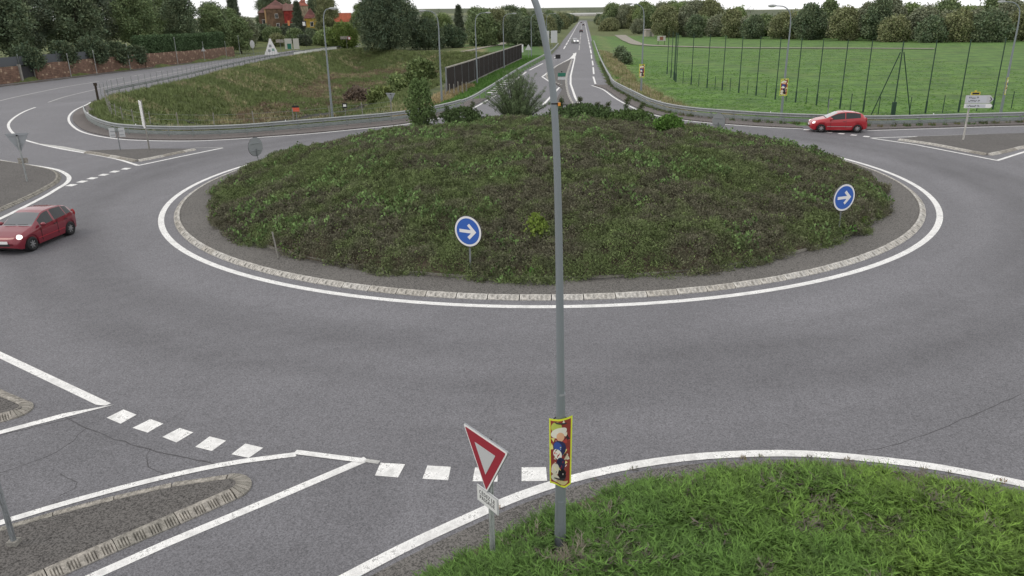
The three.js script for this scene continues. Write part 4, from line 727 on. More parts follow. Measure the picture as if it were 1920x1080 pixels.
// ---------------------------------------------------------------- street lamps
function lampGeo(h, armX, bend = 0.85) {
  return { mast: tubeAlong([[0, -0.1, 0], [0, h * 0.3, 0], [0, h * 0.6, 0], [0, h * bend, 0], [armX * 0.12, h * 0.945, 0], [armX * 0.5, h * 0.992, 0], [armX, h, 0]], 0.12, 0.035, 40, 12) };
}
function lamp(label, x, z, h, armX, turn, group = 'street lamps') {
  const t = thing('street_lamp', label, 'street lamp', [x, height(x, z) < -0.3 ? height(x, z) : 0, z], turn, group), g = lampGeo(h, armX);
  mesh('mast', g.mast, M.mast, t); mesh('base_plate', cyl(0.16, 0.15, 0.05, 0, 0, 0, 12), M.galv, t);
  const s = Math.sign(armX), head = new THREE.SphereGeometry(0.5, 14, 10).scale(0.75, 0.2, 0.32).translate(armX + s * 0.35, h + 0.02, 0);
  const hd = mesh('lamp_head', head, M.rail, t); mesh('lens', new THREE.SphereGeometry(0.5, 12, 8, 0, 6.283, Math.PI / 2, Math.PI / 2).scale(0.6, 0.2, 0.26).translate(armX + s * 0.38, h - 0.01, 0), M.lampOff, hd);
  return t;
}
lamp('street lamp behind the curved guardrail in the hollow', -15.6, -68.6, 9.7, 0.55, 0.3);
lamp('street lamp beside the near end of the sound barrier', -6.9, -80.5, 8.9, -1.2, 0.3);
lamp('street lamp in front of the sound barrier nearest its broad panels', -4.1, -102.9, 8.7, 1.3, 0.1);
lamp('street lamp in front of the sound barrier middle', -0.7, -131.4, 8.6, 1.5, 0.1);
lamp('street lamp next to the triangular warning sign of the far road', 4.9, -167.1, 8.6, 1.9, 0.1);
lamp('street lamp beyond the large white sign boards', 10.4, -215, 8.6, 1.9, 0.1);
const posterLampA = lamp('street lamp with yellow poster beside the straw-coloured verge', 14.9, -88.2, 9.3, -1.3, 0);
const posterLampB = lamp('street lamp with yellow poster behind the right guardrail in the field', 23.6, -67.2, 9.3, -1.3, 0);
const posterLampC = lamp('street lamp with edge-on yellow poster near the white direction sign', 41.2, -64.9, 9.3, -1.3, 0);
// the big mast in front of the camera
{
  const t = thing('street_lamp', 'large grey street lamp mast with a poster strapped to it, in the juniper bed', 'street lamp', [0.72, 0, -10.4]);
  mesh('mast', tubeAlong([[0, -0.1, 0], [0, 2, 0], [-0.02, 4, 0], [-0.06, 6, 0], [-0.1, 7.0, 0], [-0.15, 7.6, 0], [-0.24, 8.1, 0], [-0.36, 8.55, 0.0], [-0.6, 9.0, -0.1], [-1.1, 9.35, -0.4], [-1.7, 9.45, -0.8]], (u, o) => 0.5 * interpUp([[-1, 0.2], [0, 0.197], [1.2, 0.17], [2.94, 0.135], [2.97, 0.125], [5, 0.109], [7, 0.095], [8.4, 0.087], [12, 0.08]], o.y), 0, 96, 18), M.mast, t);
  mesh('collar', new THREE.CylinderGeometry(0.066, 0.069, 0.03, 18).translate(0, 2.955, 0), M.signBack, t);
  mesh('access_door', box(0.09, 0.42, 0.02, 0, 0.85, 0.083), M.mast, t);
  const s = mesh('strap', new THREE.CylinderGeometry(0.05, 0.05, 0.02, 16).translate(-0.115, 7.28, 0), M.black, t);
  mesh('reflector', box(0.035, 0.04, 0.035, -0.05, 7.27, 0.02), M.orange, s);
  const hd = mesh('lamp_head', new THREE.SphereGeometry(0.5, 16, 10).scale(0.8, 0.2, 0.34).rotateY(0.6).translate(-2.0, 9.47, -1.0), M.rail, t);
  mesh('lens', new THREE.SphereGeometry(0.5, 12, 8, 0, 6.283, Math.PI / 2, Math.PI / 2).scale(0.6, 0.22, 0.26).rotateY(0.6).translate(-2.0, 9.44, -1.0), M.lampOff, hd);
}
// printed posters: coloured shapes in a yellow border, wrapped round a mast
function posterTex(seed) {
  const c = document.createElement('canvas'); c.width = 256; c.height = 640; const g = c.getContext('2d'), r = mulberry(seed);
  g.fillStyle = '#e3e24a'; g.fillRect(0, 0, 256, 640); g.fillStyle = '#8d3a34'; g.fillRect(16, 18, 224, 604);
  const blob = (col, x, y, w, h, a = 0) => { g.save(); g.translate(x, y); g.rotate(a); g.fillStyle = col; g.beginPath(); g.ellipse(0, 0, w, h, 0, 0, 6.283); g.fill(); g.restore(); };
  const tri = (col, x, y, s, a) => { g.save(); g.translate(x, y); g.rotate(a); g.fillStyle = col; g.beginPath(); g.moveTo(-s, s * 0.6); g.lineTo(s, s * 0.4); g.lineTo(0, -s); g.fill(); g.restore(); };
  for (let i = 0; i < 30; i++) tri(['#3a2a2c', '#b3453f', '#e9e08a', '#e4dfc8', '#cfc9b0'][Math.floor(r() * 5)], 20 + 216 * r(), 20 + 600 * r(), 14 + 22 * r(), 6.28 * r());
  blob('#b9c65e', 82, 80, 62, 52, -0.3); blob('#e8e6d8', 108, 130, 92, 46, -0.3); blob('#e3b28e', 128, 166, 44, 42); blob('#2b2f58', 118, 270, 74, 70, 0.3); blob('#3a55a2', 98, 258, 46, 44, 0.5); blob('#e9e6dc', 96, 330, 52, 46, 0.5); blob('#23264a', 134, 420, 50, 66); blob('#d6d1bf', 70, 480, 46, 60, 0.3); blob('#16141c', 150, 520, 48, 58); blob('#dcd8c6', 70, 570, 52, 40); blob('#cfc58a', 150, 596, 70, 20);
  for (let i = 0; i < 26; i++) { g.strokeStyle = ['#f1efe4', '#17131a', '#c22a30', '#efe98a'][Math.floor(r() * 4)]; g.lineWidth = 3 + 6 * r(); g.beginPath(); const x = 50 + 160 * r(), y = 260 + 340 * r(); g.moveTo(x, y); g.lineTo(x + 46 * (r() - 0.5), y + 60 * (r() - 0.5)); g.stroke(); }
  g.strokeStyle = '#d9ea3a'; g.lineWidth = 9; g.strokeRect(5, 5, 246, 630);
  const t = new THREE.CanvasTexture(c); t.colorSpace = THREE.SRGBColorSpace; return t;
}
function poster(label, x, y, z, w, h, turn, seed, crumple = 1) {
  const t = thing('poster', label, 'poster', [x, y, z], turn, 'posters on the lamp masts');
  const nx = 14, ny = 24, pos = [], uv = [], idx = [];
  for (let s = 0; s < 2; s++) for (let j = 0; j <= ny; j++) for (let i = 0; i <= nx; i++) {
    const u = i / nx, v = j / ny, px = (u - 0.5) * w * (1 - 0.07 * crumple * (1 - v)), low = 1 - v;
    const bend = 0.14 * Math.cos((u - 0.5) * 2.2) - 0.035 + 0.03 * crumple * (fbm(u * 4, v * 5, seed, 3) - 0.5) * (0.5 + 1.6 * low);
    pos.push(px, v * h + crumple * (u - 0.35) * 0.07 * v + 0.02 * Math.sin(u * 7) * low, bend - 0.003 * s); uv.push(u, v);
    if (i && j) { const q = s * (nx + 1) * (ny + 1) + j * (nx + 1) + i; s ? idx.push(q - nx - 2, q - 1, q - nx - 1, q - nx - 1, q - 1, q) : idx.push(q - nx - 2, q - nx - 1, q - 1, q - nx - 1, q, q - 1); }
  }
  mesh('sheet', geoFrom(pos, idx, uv), std({ map: posterTex(seed), roughness: 0.6 }), t);
  for (const yy of [0.12, 0.92]) mesh('cable_tie', new THREE.TorusGeometry(0.115, 0.012, 6, 18).rotateX(Math.PI / 2).translate(0, h * yy + (yy > 0.5 ? 0.03 : 0), 0), M.black, t);
  return t;
}
poster('crumpled yellow-edged printed poster strapped to the big near mast', 0.72, 1.36, -10.4, 0.36, 1.2, -0.12, 5, 1);
poster('yellow-green poster on the lamp beside the straw-coloured verge', 14.9, 1.6, -88.2, 0.62, 1.4, 0, 6, 0.3);
poster('yellow-green poster on the field lamp behind the right guardrail', 23.6, 1.5, -67.2, 0.62, 1.4, -0.3, 7, 0.3);
poster('yellow-green poster turned sideways on the lamp near the direction sign', 41.2, 1.5, -64.9, 0.62, 1.4, 0.9, 8, 0.3);

// ---------------------------------------------------------------- signs
const discGeo = (r, d) => new THREE.CylinderGeometry(r, r, d, 48).rotateX(Math.PI / 2);
function arrowSign(label, x, z, y0, cy, turn) {
  const t = thing('arrow_sign', label, 'traffic sign', [x, y0, z], turn, 'arrow signs on the centre island'), c = cy - y0;
  mesh('post', cyl(0.032, 0.032, c + 0.3, 0, -0.4, -0.06, 12), M.galv, t);
  const p = mesh('back_plate', discGeo(0.53, 0.03).translate(0, c, 0), M.signBack, t);
  mesh('rim', new THREE.TorusGeometry(0.53, 0.014, 6, 48).translate(0, c, 0.012), M.black, p);
  mesh('bracket', merge([box(0.7, 0.04, 0.03, 0, c + 0.2, -0.03), box(0.7, 0.04, 0.03, 0, c - 0.2, -0.03)]), M.signBack, p);
  mesh('border', discGeo(0.515, 0.004).translate(0, c, 0.0175), M.white, t);
  const f = mesh('blue_field', discGeo(0.445, 0.004).translate(0, c, 0.0215), M.blue, t);
  const s = new THREE.Shape(); // straight arrow pointing right
  [[-0.33, -0.055], [0.12, -0.055], [-0.02, -0.195], [0.06, -0.27], [0.33, 0], [0.06, 0.27], [-0.02, 0.195], [0.12, 0.055], [-0.33, 0.055]].forEach(([a, b], i) => i ? s.lineTo(a, b) : s.moveTo(a, b));
  mesh('arrow', new THREE.ExtrudeGeometry(s, { depth: 0.003, bevelEnabled: false }).translate(0, c, 0.0245), M.white, f);
  return t;
}
const deg = Math.PI / 180;
arrowSign('round blue right-arrow sign standing in the hedge left of the big lamp mast', -1.42, -24.45, 0.3, 1.67, -30 * deg);
arrowSign('round blue right-arrow sign at the right-hand end of the hedge', 12.66, -28.35, 0.3, 1.67, 22 * deg);
arrowSign('grey back of a round sign at the left-hand end of the hedge', -14.7, -44.4, 0.4, 1.45, -120 * deg);
arrowSign('grey back of a round sign behind the hedge near the right guardrail', 14.2, -52.4, 0.4, 1.4, 127 * deg);
function triShape(s, r = 0.05) { const h = s * 0.866, k = s / 2, sh = new THREE.Shape(); sh.moveTo(-k + r, 0); sh.lineTo(k - r, 0); sh.quadraticCurveTo(k, 0, k - r * 0.5, -r * 0.87); sh.lineTo(r * 0.5, -h + r * 0.87); sh.quadraticCurveTo(0, -h, -r * 0.5, -h + r * 0.87); sh.lineTo(-k + r * 0.5, -r * 0.87); sh.quadraticCurveTo(-k, 0, -k + r, 0); return sh; }
const ext = (sh, d, z) => new THREE.ExtrudeGeometry(sh, { depth: d, bevelEnabled: false, curveSegments: 6 }).translate(0, 0, z);
function textPlate(w, h, lines, size, bg = '#dfe0e0', fg = '#202022', draw) {
  const c = document.createElement('canvas'); c.width = 512; c.height = Math.round(512 * h / w); const g = c.getContext('2d');
  g.fillStyle = bg; g.fillRect(0, 0, c.width, c.height); g.fillStyle = fg; g.textAlign = 'center'; g.textBaseline = 'middle'; g.font = `bold ${size}px sans-serif`;
  lines.forEach((l, i) => g.fillText(l, 256, c.height * (i + 0.5 + 0.16 * (lines.length > 1 ? (i ? -1 : 1) : 0)) / lines.length)); if (draw) draw(g, c.width, c.height);
  const t = new THREE.CanvasTexture(c); t.colorSpace = THREE.SRGBColorSpace; return t;
}
function yieldSign(label, x, z, yTop, s, turn, plate, group) {
  const t = thing('give_way_sign', label, 'traffic sign', [x, 0, z], turn, group);
  mesh('post', cyl(0.045, 0.045, yTop - 0.1, 0, -0.05, -0.07, 14), M.rail, t);
  mesh('post_cap', cyl(0.046, 0.046, 0.06, 0, yTop - 0.14, -0.07, 14), M.black, t);
  const b = mesh('back_plate', ext(triShape(s), 0.022, -0.011).translate(0, yTop, 0), M.signBack, t);
  mesh('bracket', merge([box(s * 0.72, 0.04, 0.03, 0, yTop - 0.09 * s, -0.028), box(s * 0.3, 0.04, 0.03, 0, yTop - 0.5 * s, -0.028)]), M.signBack, b);
  mesh('border', ext(triShape(s * 0.985), 0.003, 0.0115).translate(0, yTop - 0.006, 0), M.white, t);
  const r = mesh('red_triangle', ext(triShape(s * 0.9, 0.03), 0.003, 0.0155).translate(0, yTop - 0.034 * s, 0), M.red, t);
  mesh('inner_field', ext(triShape(s * 0.46, 0.008), 0.003, 0.0195).translate(0, yTop - 0.172 * s, 0), M.signGrey, r);
  if (plate) {
    const pl = mesh('text_plate', box(0.54, 0.29, 0.02, 0, yTop - s * 0.866 - 0.12, -0.006), M.signGrey, t);
    const f = mesh('lettering', new THREE.PlaneGeometry(0.51, 0.26).translate(0, yTop - s * 0.866 - 0.12, 0.0075), std({ map: textPlate(0.51, 0.26, ['CÉDEZ LE', 'PASSAGE'], 96), roughness: 0.5 }), pl);
  }
  return t;
}
yieldSign('red and white give way triangle with lettered plate in front of the juniper', -0.44, -10.1, 2.4, 1.15, -52 * deg, true);
{
  const t = yieldSign('grey back of a give way triangle on the brown corner island', -26.9, -42.2, 2.75, 1.2, 195 * deg, false);
  mesh('supplementary_plate', box(0.5, 0.3, 0.015, 0, 1.25, 0), M.kerbOld, t);
}
yieldSign('small grey give way triangle back behind the curved guardrail', -11.0, -73, 1.75, 0.95, 170 * deg, false);
{ // warning sign and white boards of the far road
  const t = thing('warning_sign', 'grey triangular warning sign back beside the far road lamp', 'traffic sign', [4.2, 0, -164]);
  mesh('post', cyl(0.04, 0.04, 2.6), M.galv, t); mesh('plate', ext(triShape(1.35), 0.02, 0.05).rotateZ(Math.PI).translate(0, 1.55, 0), M.signGrey, t);
  for (const [x, l] of [[9.9, 'left one of two tall white sign boards behind the big mast'], [12.0, 'right one of two tall white sign boards behind the big mast']]) { const b = thing('sign_board', l, 'sign board', [x, 0, -208], 0.1); mesh('board', box(1.7, 3.0, 0.08, 0, 2.9, 0), M.signGrey, b); mesh('post', box(0.1, 4.3, 0.1, -0.5, 2.1, -0.1), M.galv, b); mesh('post', box(0.1, 4.3, 0.1, 0.5, 2.1, -0.1), M.galv, b); }
  const k = thing('keep_right_sign', 'small green sign on a post on the long far splitter island', 'traffic sign', [6.55, 0.1, -97]);
  mesh('post', cyl(0.035, 0.035, 1.5), M.galv, k); mesh('panel', box(0.95, 0.42, 0.03, 0, 1.3, 0.05), M.green, k); mesh('panel', box(0.95, 0.3, 0.03, 0, 0.85, 0.05), M.signGrey, k); mesh('finial', new THREE.SphereGeometry(0.09, 10, 8).translate(0, 1.66, 0), M.black, k);
  const g = thing('gore_marker', 'dark square marker board on the far road gore', 'marker', [9.4, 0, -150]); mesh('board', box(0.95, 0.75, 0.06, 0, 0.85, 0), M.black, g); mesh('post', box(0.06, 0.8, 0.06, 0, 0.3, -0.05), M.galv, g);
}
{ // pair of small panels and the edge-on direction sign on the left splitter
  const t = thing('double_sign', 'two small pale panels side by side on one post on the splitter island', 'traffic sign', [-26.7, 0.1, -52.6], 0.3);
  mesh('post', cyl(0.035, 0.035, 1.5), M.galv, t);
  for (const s of [-1, 1]) { const p = mesh('panel', box(0.36, 0.62, 0.03, s * 0.3, 1.2, 0.04), M.signGrey, t); mesh('clamp', box(0.3, 0.04, 0.03, s * 0.26, 1.3, 0.07), M.signBack, p); mesh('clamp', box(0.3, 0.04, 0.03, s * 0.26, 1.05, 0.07), M.signBack, p); }
  const d = thing('direction_sign', 'tall direction sign seen edge-on on the left splitter island', 'traffic sign', [-24.8, 0.1, -52.8], -1.06);
  mesh('post', cyl(0.055, 0.05, 3.3), M.concrete, d);
  [[0.32, 3.05], [0.32, 2.68], [0.32, 2.31], [0.32, 1.94], [0.24, 1.6]].forEach(([h, y]) => mesh('panel', box(1.6, h, 0.05, -0.2, y, 0.08), M.white, d));
}
{ // direction sign on the right splitter: lettering too small to read, drawn as word-like strokes
  const t = thing('direction_sign', 'white arrow-ended direction sign with yellow tab on the right splitter island', 'traffic sign', [30.3, 0.1, -50.9], -0.1);
  mesh('post', cyl(0.06, 0.055, 3.0, -0.1, 0, -0.06), M.kerbC, t);
  const words = (rows) => textPlate(1.5, 0.5, [], 10, '#c9ccd2', '#222', (g, w, h) => { const r = mulberry(77 + rows); for (let k = 0; k < rows; k++) { let x = w * 0.1; const y = h * (k + 0.5) / rows, n = 8 + Math.floor(r() * 3); for (let i = 0; i < n; i++) { const ww = w * (0.035 + 0.02 * r()); g.fillStyle = '#26262a'; g.fillRect(x, y - h * 0.3 / rows, ww * 0.3, h * 0.6 / rows); g.fillRect(x, y - h * (r() > 0.5 ? 0.3 : -0.02) / rows, ww, h * 0.22 / rows); x += ww * 1.35; if (i === n - 3) x += ww; } } });
  const plate = (w, h, y, rows, m) => { const s = new THREE.Shape(); s.moveTo(-w / 2, -h / 2); s.lineTo(w / 2 - h * 0.45, -h / 2); s.lineTo(w / 2, 0); s.lineTo(w / 2 - h * 0.45, h / 2); s.lineTo(-w / 2, h / 2); s.closePath(); const p = mesh('panel', ext(s, 0.04, 0).translate(0.42, y, 0), m, t); const f = mesh('lettering', new THREE.PlaneGeometry(w * 0.7, h * 0.8).translate(0.42 - w * 0.1, y, 0.0425), std({ map: words(rows), roughness: 0.5 }), p); return p; };
  const p = plate(1.75, 0.52, 2.62, 2, M.signGrey);
  { const s = new THREE.Shape(); s.moveTo(0, -0.13); s.lineTo(0.11, 0); s.lineTo(0, 0.13); s.lineTo(-0.06, 0.13); s.lineTo(0.04, 0); s.lineTo(-0.06, -0.13); s.closePath(); mesh('chevron', ext(s, 0.003, 0.041).translate(1.1, 2.62, 0), M.black, p); }
  plate(1.75, 0.26, 2.2, 1, M.white);
  const y = mesh('route_tab', box(0.56, 0.2, 0.04, 0.12, 3.0, 0.02), M.yellow, t); mesh('lettering', box(0.42, 0.11, 0.01, 0.12, 3.0, 0.045), M.black, y); mesh('tab_top', box(0.13, 0.1, 0.04, 0.1, 3.15, 0.02), M.yellow, y);
}
{ // post at the near-left splitter
  const t = thing('sign_post', 'bare grey sign post on the near splitter island', 'sign post', [-8.5, 0.1, -10.75]);
  mesh('post', cyl(0.045, 0.045, 2.3), M.galv, t); mesh('foot', box(0.16, 0.1, 0.16, 0, 0.03, 0), M.concrete, t); mesh('panel', box(0.4, 0.34, 0.02, -0.3, 1.0, -0.06), M.kerbC, t);
  const s = thing('stake', 'short grey wooden stake at the hedge edge', 'stake', [-8.6, 0.1, -26.9]); mesh('post', cyl(0.03, 0.028, 1.0), M.concrete, s); s.rotation.z = 0.1;
  const a = thing('marker_plate', 'small orange-red plate on a stake in the hollow', 'marker', [-18.05, -1.6, -66]); mesh('stake', box(0.05, 3.2, 0.05, 0, 1.0, 0), M.galv, a); mesh('plate', box(0.62, 0.32, 0.04, 0, 2.75, 0.04), std({ color: col(0.7, 0.12, 0.06), roughness: 0.5 }), a); mesh('plate_top', box(0.55, 0.18, 0.04, 0, 3.0, 0.04), M.black, a);
  const b = thing('marker_plate', 'small white plate on a black backing in the hollow', 'marker', [-14.3, -1.9, -68]); mesh('stake', box(0.05, 3.5, 0.05, 0, 1.2, 0), M.galv, b); mesh('backing', box(0.42, 0.42, 0.03, 0, 3.1, 0.03), M.black, b); mesh('plate', box(0.26, 0.2, 0.02, 0, 3.1, 0.06), M.white, b);
  const q = thing('field_post', 'thin grey pipe post with bent top beside the field', 'post', [25.4, -0.4, -61.8]); mesh('post', cyl(0.035, 0.035, 2.0), M.galv, q); mesh('top', new THREE.TorusGeometry(0.12, 0.03, 6, 10, 3.5).translate(0.12, 2.0, 0), M.galv, q);
}

// ---------------------------------------------------------------- sound barrier
{
  const t = thing('sound_barrier', 'dark timber sound barrier with grey posts beside the far road', 'sound barrier', [0, 0, 0]);
  const P = smoothPath([[-7.1, -90], [-5.1, -103], [-3.0, -119], [-0.6, -136], [2.7, -160]], 1), n = 17, L = P.length - 1;
  const at = (u) => { const k = Math.min(L - 1e-6, u * L), i = Math.floor(k), f = k - i; return [lerp(P[i][0], P[i + 1][0], f), lerp(P[i][1], P[i + 1][1], f)]; };
  const len = Math.hypot(9.8, 70) / n;
  const pg = box(1, 2.55, 0.12, 0, 1.5, 0), slat = []; for (let k = 0; k < 9; k++) slat.push(box(0.016, 2.5, 0.03, -0.44 + k * 0.11, 1.5, 0.07)); const sg = merge(slat);
  for (let i = 0; i <= n; i++) {
    const a = at(i / n); const q = mesh('post', box(0.16, 2.95, 0.18, 0, 1.45, 0), M.galv, t); q.position.set(a[0], 0, a[1]);
    if (i < n) { const b = at((i + 1) / n), ang = Math.atan2(-(b[1] - a[1]), b[0] - a[0]), d = Math.hypot(b[0] - a[0], b[1] - a[1]); const p = mesh('panel', pg, M.wood, t); p.position.set((a[0] + b[0]) / 2, 0, (a[1] + b[1]) / 2); p.rotation.y = ang; p.scale.x = d; mesh('battens', sg, M.wood, p);
      const f = mesh('footing', box(1, 0.4, 0.2, 0, 0.05, 0), M.concrete, t); f.position.copy(p.position); f.rotation.y = ang; f.scale.x = d; const c = mesh('cap', box(1, 0.12, 0.26, 0, 2.86, 0), M.kerbOld, t); c.position.copy(p.position); c.rotation.y = ang; c.scale.x = d; }
  }
  const e = mesh('end_plate', box(0.3, 1.5, 0.3, 0, 2.0, 0), M.white, t); e.position.set(2.95, 0, -161);
  for (let i = 0; i < 6; i++) { const s = thing('stake', 'weathered stake in the small row before the sound barrier', 'stake', [-7.0 + i * 0.42, -0.1, -86.6 - i * 0.9], 0, 'stake row before the sound barrier'); mesh('post', cyl(0.06, 0.05, 1.5 - 0.1 * (i % 3)), M.concrete, s); }
}

// ---------------------------------------------------------------- ball-stop net posts and field fence
{
  const tall = [[24.38, -121.3], [23.6, -114.5], [23.2, -110.5], [22.9, -108.5], [22.74, -106.9], [23.74, -102.2], [24.75, -97.9], [25.6, -94], [26.7, -90.9], [27.7, -87.6], [28.4, -83.2], [29.5, -80.2], [30.5, -77.2], [31.6, -74.2], [32.5, -71.2], [37.5, -69.8], [40.7, -70.2], [44.7, -71.7], [50, -73.4]];
  const first = thing('net_post', 'tall dark green ball-net post standing in the field', 'net post', [tall[0][0], -0.55, tall[0][1]], 0, 'ball-net posts round the field');
  mesh('post', cyl(0.055, 0.045, 6.3, 0, 0, 0, 8), M.darkGreen, first); mesh('sleeve', cyl(0.085, 0.085, 1.1, 0, 0, 0, 8), M.darkGreen, first);
  tall.slice(1).forEach(([x, z]) => copyOf(first, [x, -0.55, z], 0));
  const c = thing('corner_net_post', 'braced corner post of the ball net with two slanting struts', 'net post', [33.8, -0.55, -68.2]);
  mesh('post', cyl(0.06, 0.05, 6.3, 0, 0, 0, 8), M.darkGreen, c); mesh('cabinet', box(0.32, 1.25, 0.2, -0.05, 0.62, 0.1), M.darkGreen, c);
  mesh('strut', tubeAlong([[-0.15, 5.4, 0], [-1.5, 0, -0.9]], 0.045, 0.045, 2, 7), M.darkGreen, c); mesh('strut', tubeAlong([[0.15, 5.4, 0], [1.7, 0, -0.3]], 0.045, 0.045, 2, 7), M.darkGreen, c);
  const low = [[23.2, -104.6], [24.2, -100], [25.2, -95.8], [26.1, -92.4], [27.2, -89.2], [28.1, -85.4], [29, -81.6], [30, -78.6], [31, -75.6], [32, -72.8], [33.2, -69.7], [35.6, -68.9], [39.1, -69.9], [42.7, -70.8], [46.8, -72.3]];
  const f0 = thing('field_fence_post', 'short dark fence post between the tall net posts', 'fence post', [low[0][0], -0.55, low[0][1]], 0, 'short field fence posts');
  mesh('post', cyl(0.04, 0.035, 1.5, 0, 0, 0, 7), M.darkGreen, f0); mesh('cap', cyl(0.05, 0.04, 0.05, 0, 1.49, 0, 7), M.black, f0);
  low.slice(1).forEach(([x, z]) => copyOf(f0, [x, -0.55, z], 0));
}
structure(mesh('field_path', ribbon(smoothPath([[98, -183], [74, -196], [58, -205], [45, -221], [39.6, -234], [40.5, -262], [44.5, -308], [68, -535]], 4), (t) => 3.2 + 3 * t, 0).translate(0, -0.4, 0), M.path), 'pale gravel path beyond the field');
{
  const t = thing('notice_board', 'small pale notice board beyond the ball-net posts', 'notice board', [44.5, -0.5, -232]); mesh('board', box(2.4, 1.4, 0.08, 0, 1.8, 0), M.kerb, t); mesh('picture', box(1.0, 0.9, 0.03, 0, 1.8, 0.06), std({ color: col(0.25, 0.1, 0.06), roughness: 0.7 }), t); for (const s of [-1, 1]) mesh('post', box(0.1, 1.6, 0.1, s * 0.9, 0.6, -0.06), M.wood, t);
  const b = thing('pink_shed', 'pale pink and white shed in front of the wood', 'shed', [56, -0.5, -318]); mesh('wall', box(3.4, 2.5, 3, 0, 1.25, 0), std({ color: col(0.55, 0.48, 0.46), roughness: 0.9 }), b); mesh('roof', box(3.8, 0.25, 3.5, 0, 2.6, 0), std({ color: col(0.6, 0.5, 0.52), roughness: 0.9 }), b); mesh('door', box(0.9, 1.9, 0.05, 0.4, 0.95, 1.53), M.concrete, b);
}

// ---------------------------------------------------------------- red stone wall, gate and poles along the left road
{
  const wallTex = tex(512, (i, j) => { // roughly coursed sandstone blocks
    const row = Math.floor(j / 26), off = hash2(row, 3, 5) * 60, w = 44, k = Math.floor((i + off + 9 * vnoise(i / 30, j / 30, 8)) / w), fx = ((i + off) % w) / w, fy = (j % 26) / 26;
    const t = hash2(k, row, 9), n = vnoise(i / 5, j / 5, 12) - 0.5, m = fx < 0.06 || fy < 0.09 ? 0.72 : 1, f = (0.86 + 0.24 * t + 0.3 * n) * m;
    return t > 0.9 ? [clamp8(150 * f), clamp8(130 * f), clamp8(110 * f)] : [clamp8(122 * f), clamp8(97 * f), clamp8(83 * f)];
  }, 1 / 5);
  const m = std({ color: 0xffffff, map: wallTex, roughness: 0.95 });
  const stone = (label, z0, z1, h0, h1) => {
    const t = thing('stone_wall', label, 'wall', [0, 0, 0]); const n = 12, pos = [], uv = [], idx = [];
    for (let i = 0; i <= n; i++) { const z = lerp(z0, z1, i / n), x = wallX(z), h = lerp(h0, h1, i / n) + 0.18 * (fbm(z / 3, 1, 201, 3) - 0.5); [[0.25, -0.1], [0.22, h], [-0.25, h], [-0.28, -0.1]].forEach(([o, y], k) => { pos.push(x + o, y, z); uv.push(z, [0, 1, 1.2, 2][k] * h); }); if (i) for (let k = 0; k < 3; k++) { const a = i * 4 + k; idx.push(a - 4, a, a - 3, a - 3, a, a + 1); } }
    for (const i of [0, n]) idx.push(i * 4, i * 4 + 1, i * 4 + 2, i * 4, i * 4 + 2, i * 4 + 3);
    const g = geoFrom(pos, idx, uv).toNonIndexed(); g.computeVertexNormals(); mesh('masonry', g, m, t); return t;
  };
  stone('red sandstone wall left of the dark gate', -90, -118.2, 2.4, 2.4);
  stone('red sandstone wall between the dark gate and the ivy', -121.6, -150, 2.5, 2.6);
  stone('red sandstone wall below the clipped hedge', -150.4, -196, 2.6, 2.2);
  const g = thing('gate', 'dark grey panel gate between two stretches of stone wall', 'gate', [wallX(-120), 0, -120]); mesh('leaf', box(0.08, 2.3, 1.6, 0, 1.15, 0.8), M.black, g); mesh('leaf', box(0.08, 2.3, 1.6, 0, 1.15, -0.82), M.black, g); for (const s of [-1, 1]) mesh('pier', box(0.4, 2.7, 0.35, 0, 1.3, s * 1.75), M.concrete, g);
  const f = thing('screen_fence', 'dark grey screen fence above the left stretch of wall', 'fence', [0, 0, 0]); for (let i = 0; i < 11; i++) { const z = -96 - i * 4.2, p = mesh('panel', box(0.05, 1.3, 3.9, 0, 3.1, 0), std({ color: col(0.09, 0.1, 0.11), roughness: 0.8 }), f); p.position.set(wallX(z) - 0.3, 0, z); p.rotation.y = -0.13; const q = mesh('post', box(0.08, 2.2, 0.08, 0, 3.0, 0), M.galv, f); q.position.set(wallX(z - 2.1) - 0.3, 0, z - 2.1); }
  [[-128, 3.6, 'slim grey pole against the wall right of the gate'], [-134.5, 3.8, 'slim grey pole in front of the ivy'], [-144, 4.6, 'slim pale pole at the middle of the stone wall'], [-160, 5.2, 'tall pale pole in front of the clipped hedge'], [-172, 4.0, 'slim pole with triangular plate by the hedge'], [-186, 3.6, 'slim pole at the village end of the hedge'], [-198, 4.6, 'pale pole beside the end of the stone wall']].forEach(([z, h, l], i) => { const t = thing('utility_pole', l, 'pole', [wallX(z) + 1.0, 0.1, z]); mesh('pole', cyl(0.055, 0.045, h, 0, 0, 0, 8), M.rail, t); mesh(i === 4 ? 'plate' : 'cap', i === 4 ? ext(triShape(0.95), 0.03, 0.06).rotateZ(Math.PI).translate(0, 2.0, 0) : cyl(0.07, 0.06, 0.12, 0, h - 0.1, 0, 8), M.signGrey, t); });
}

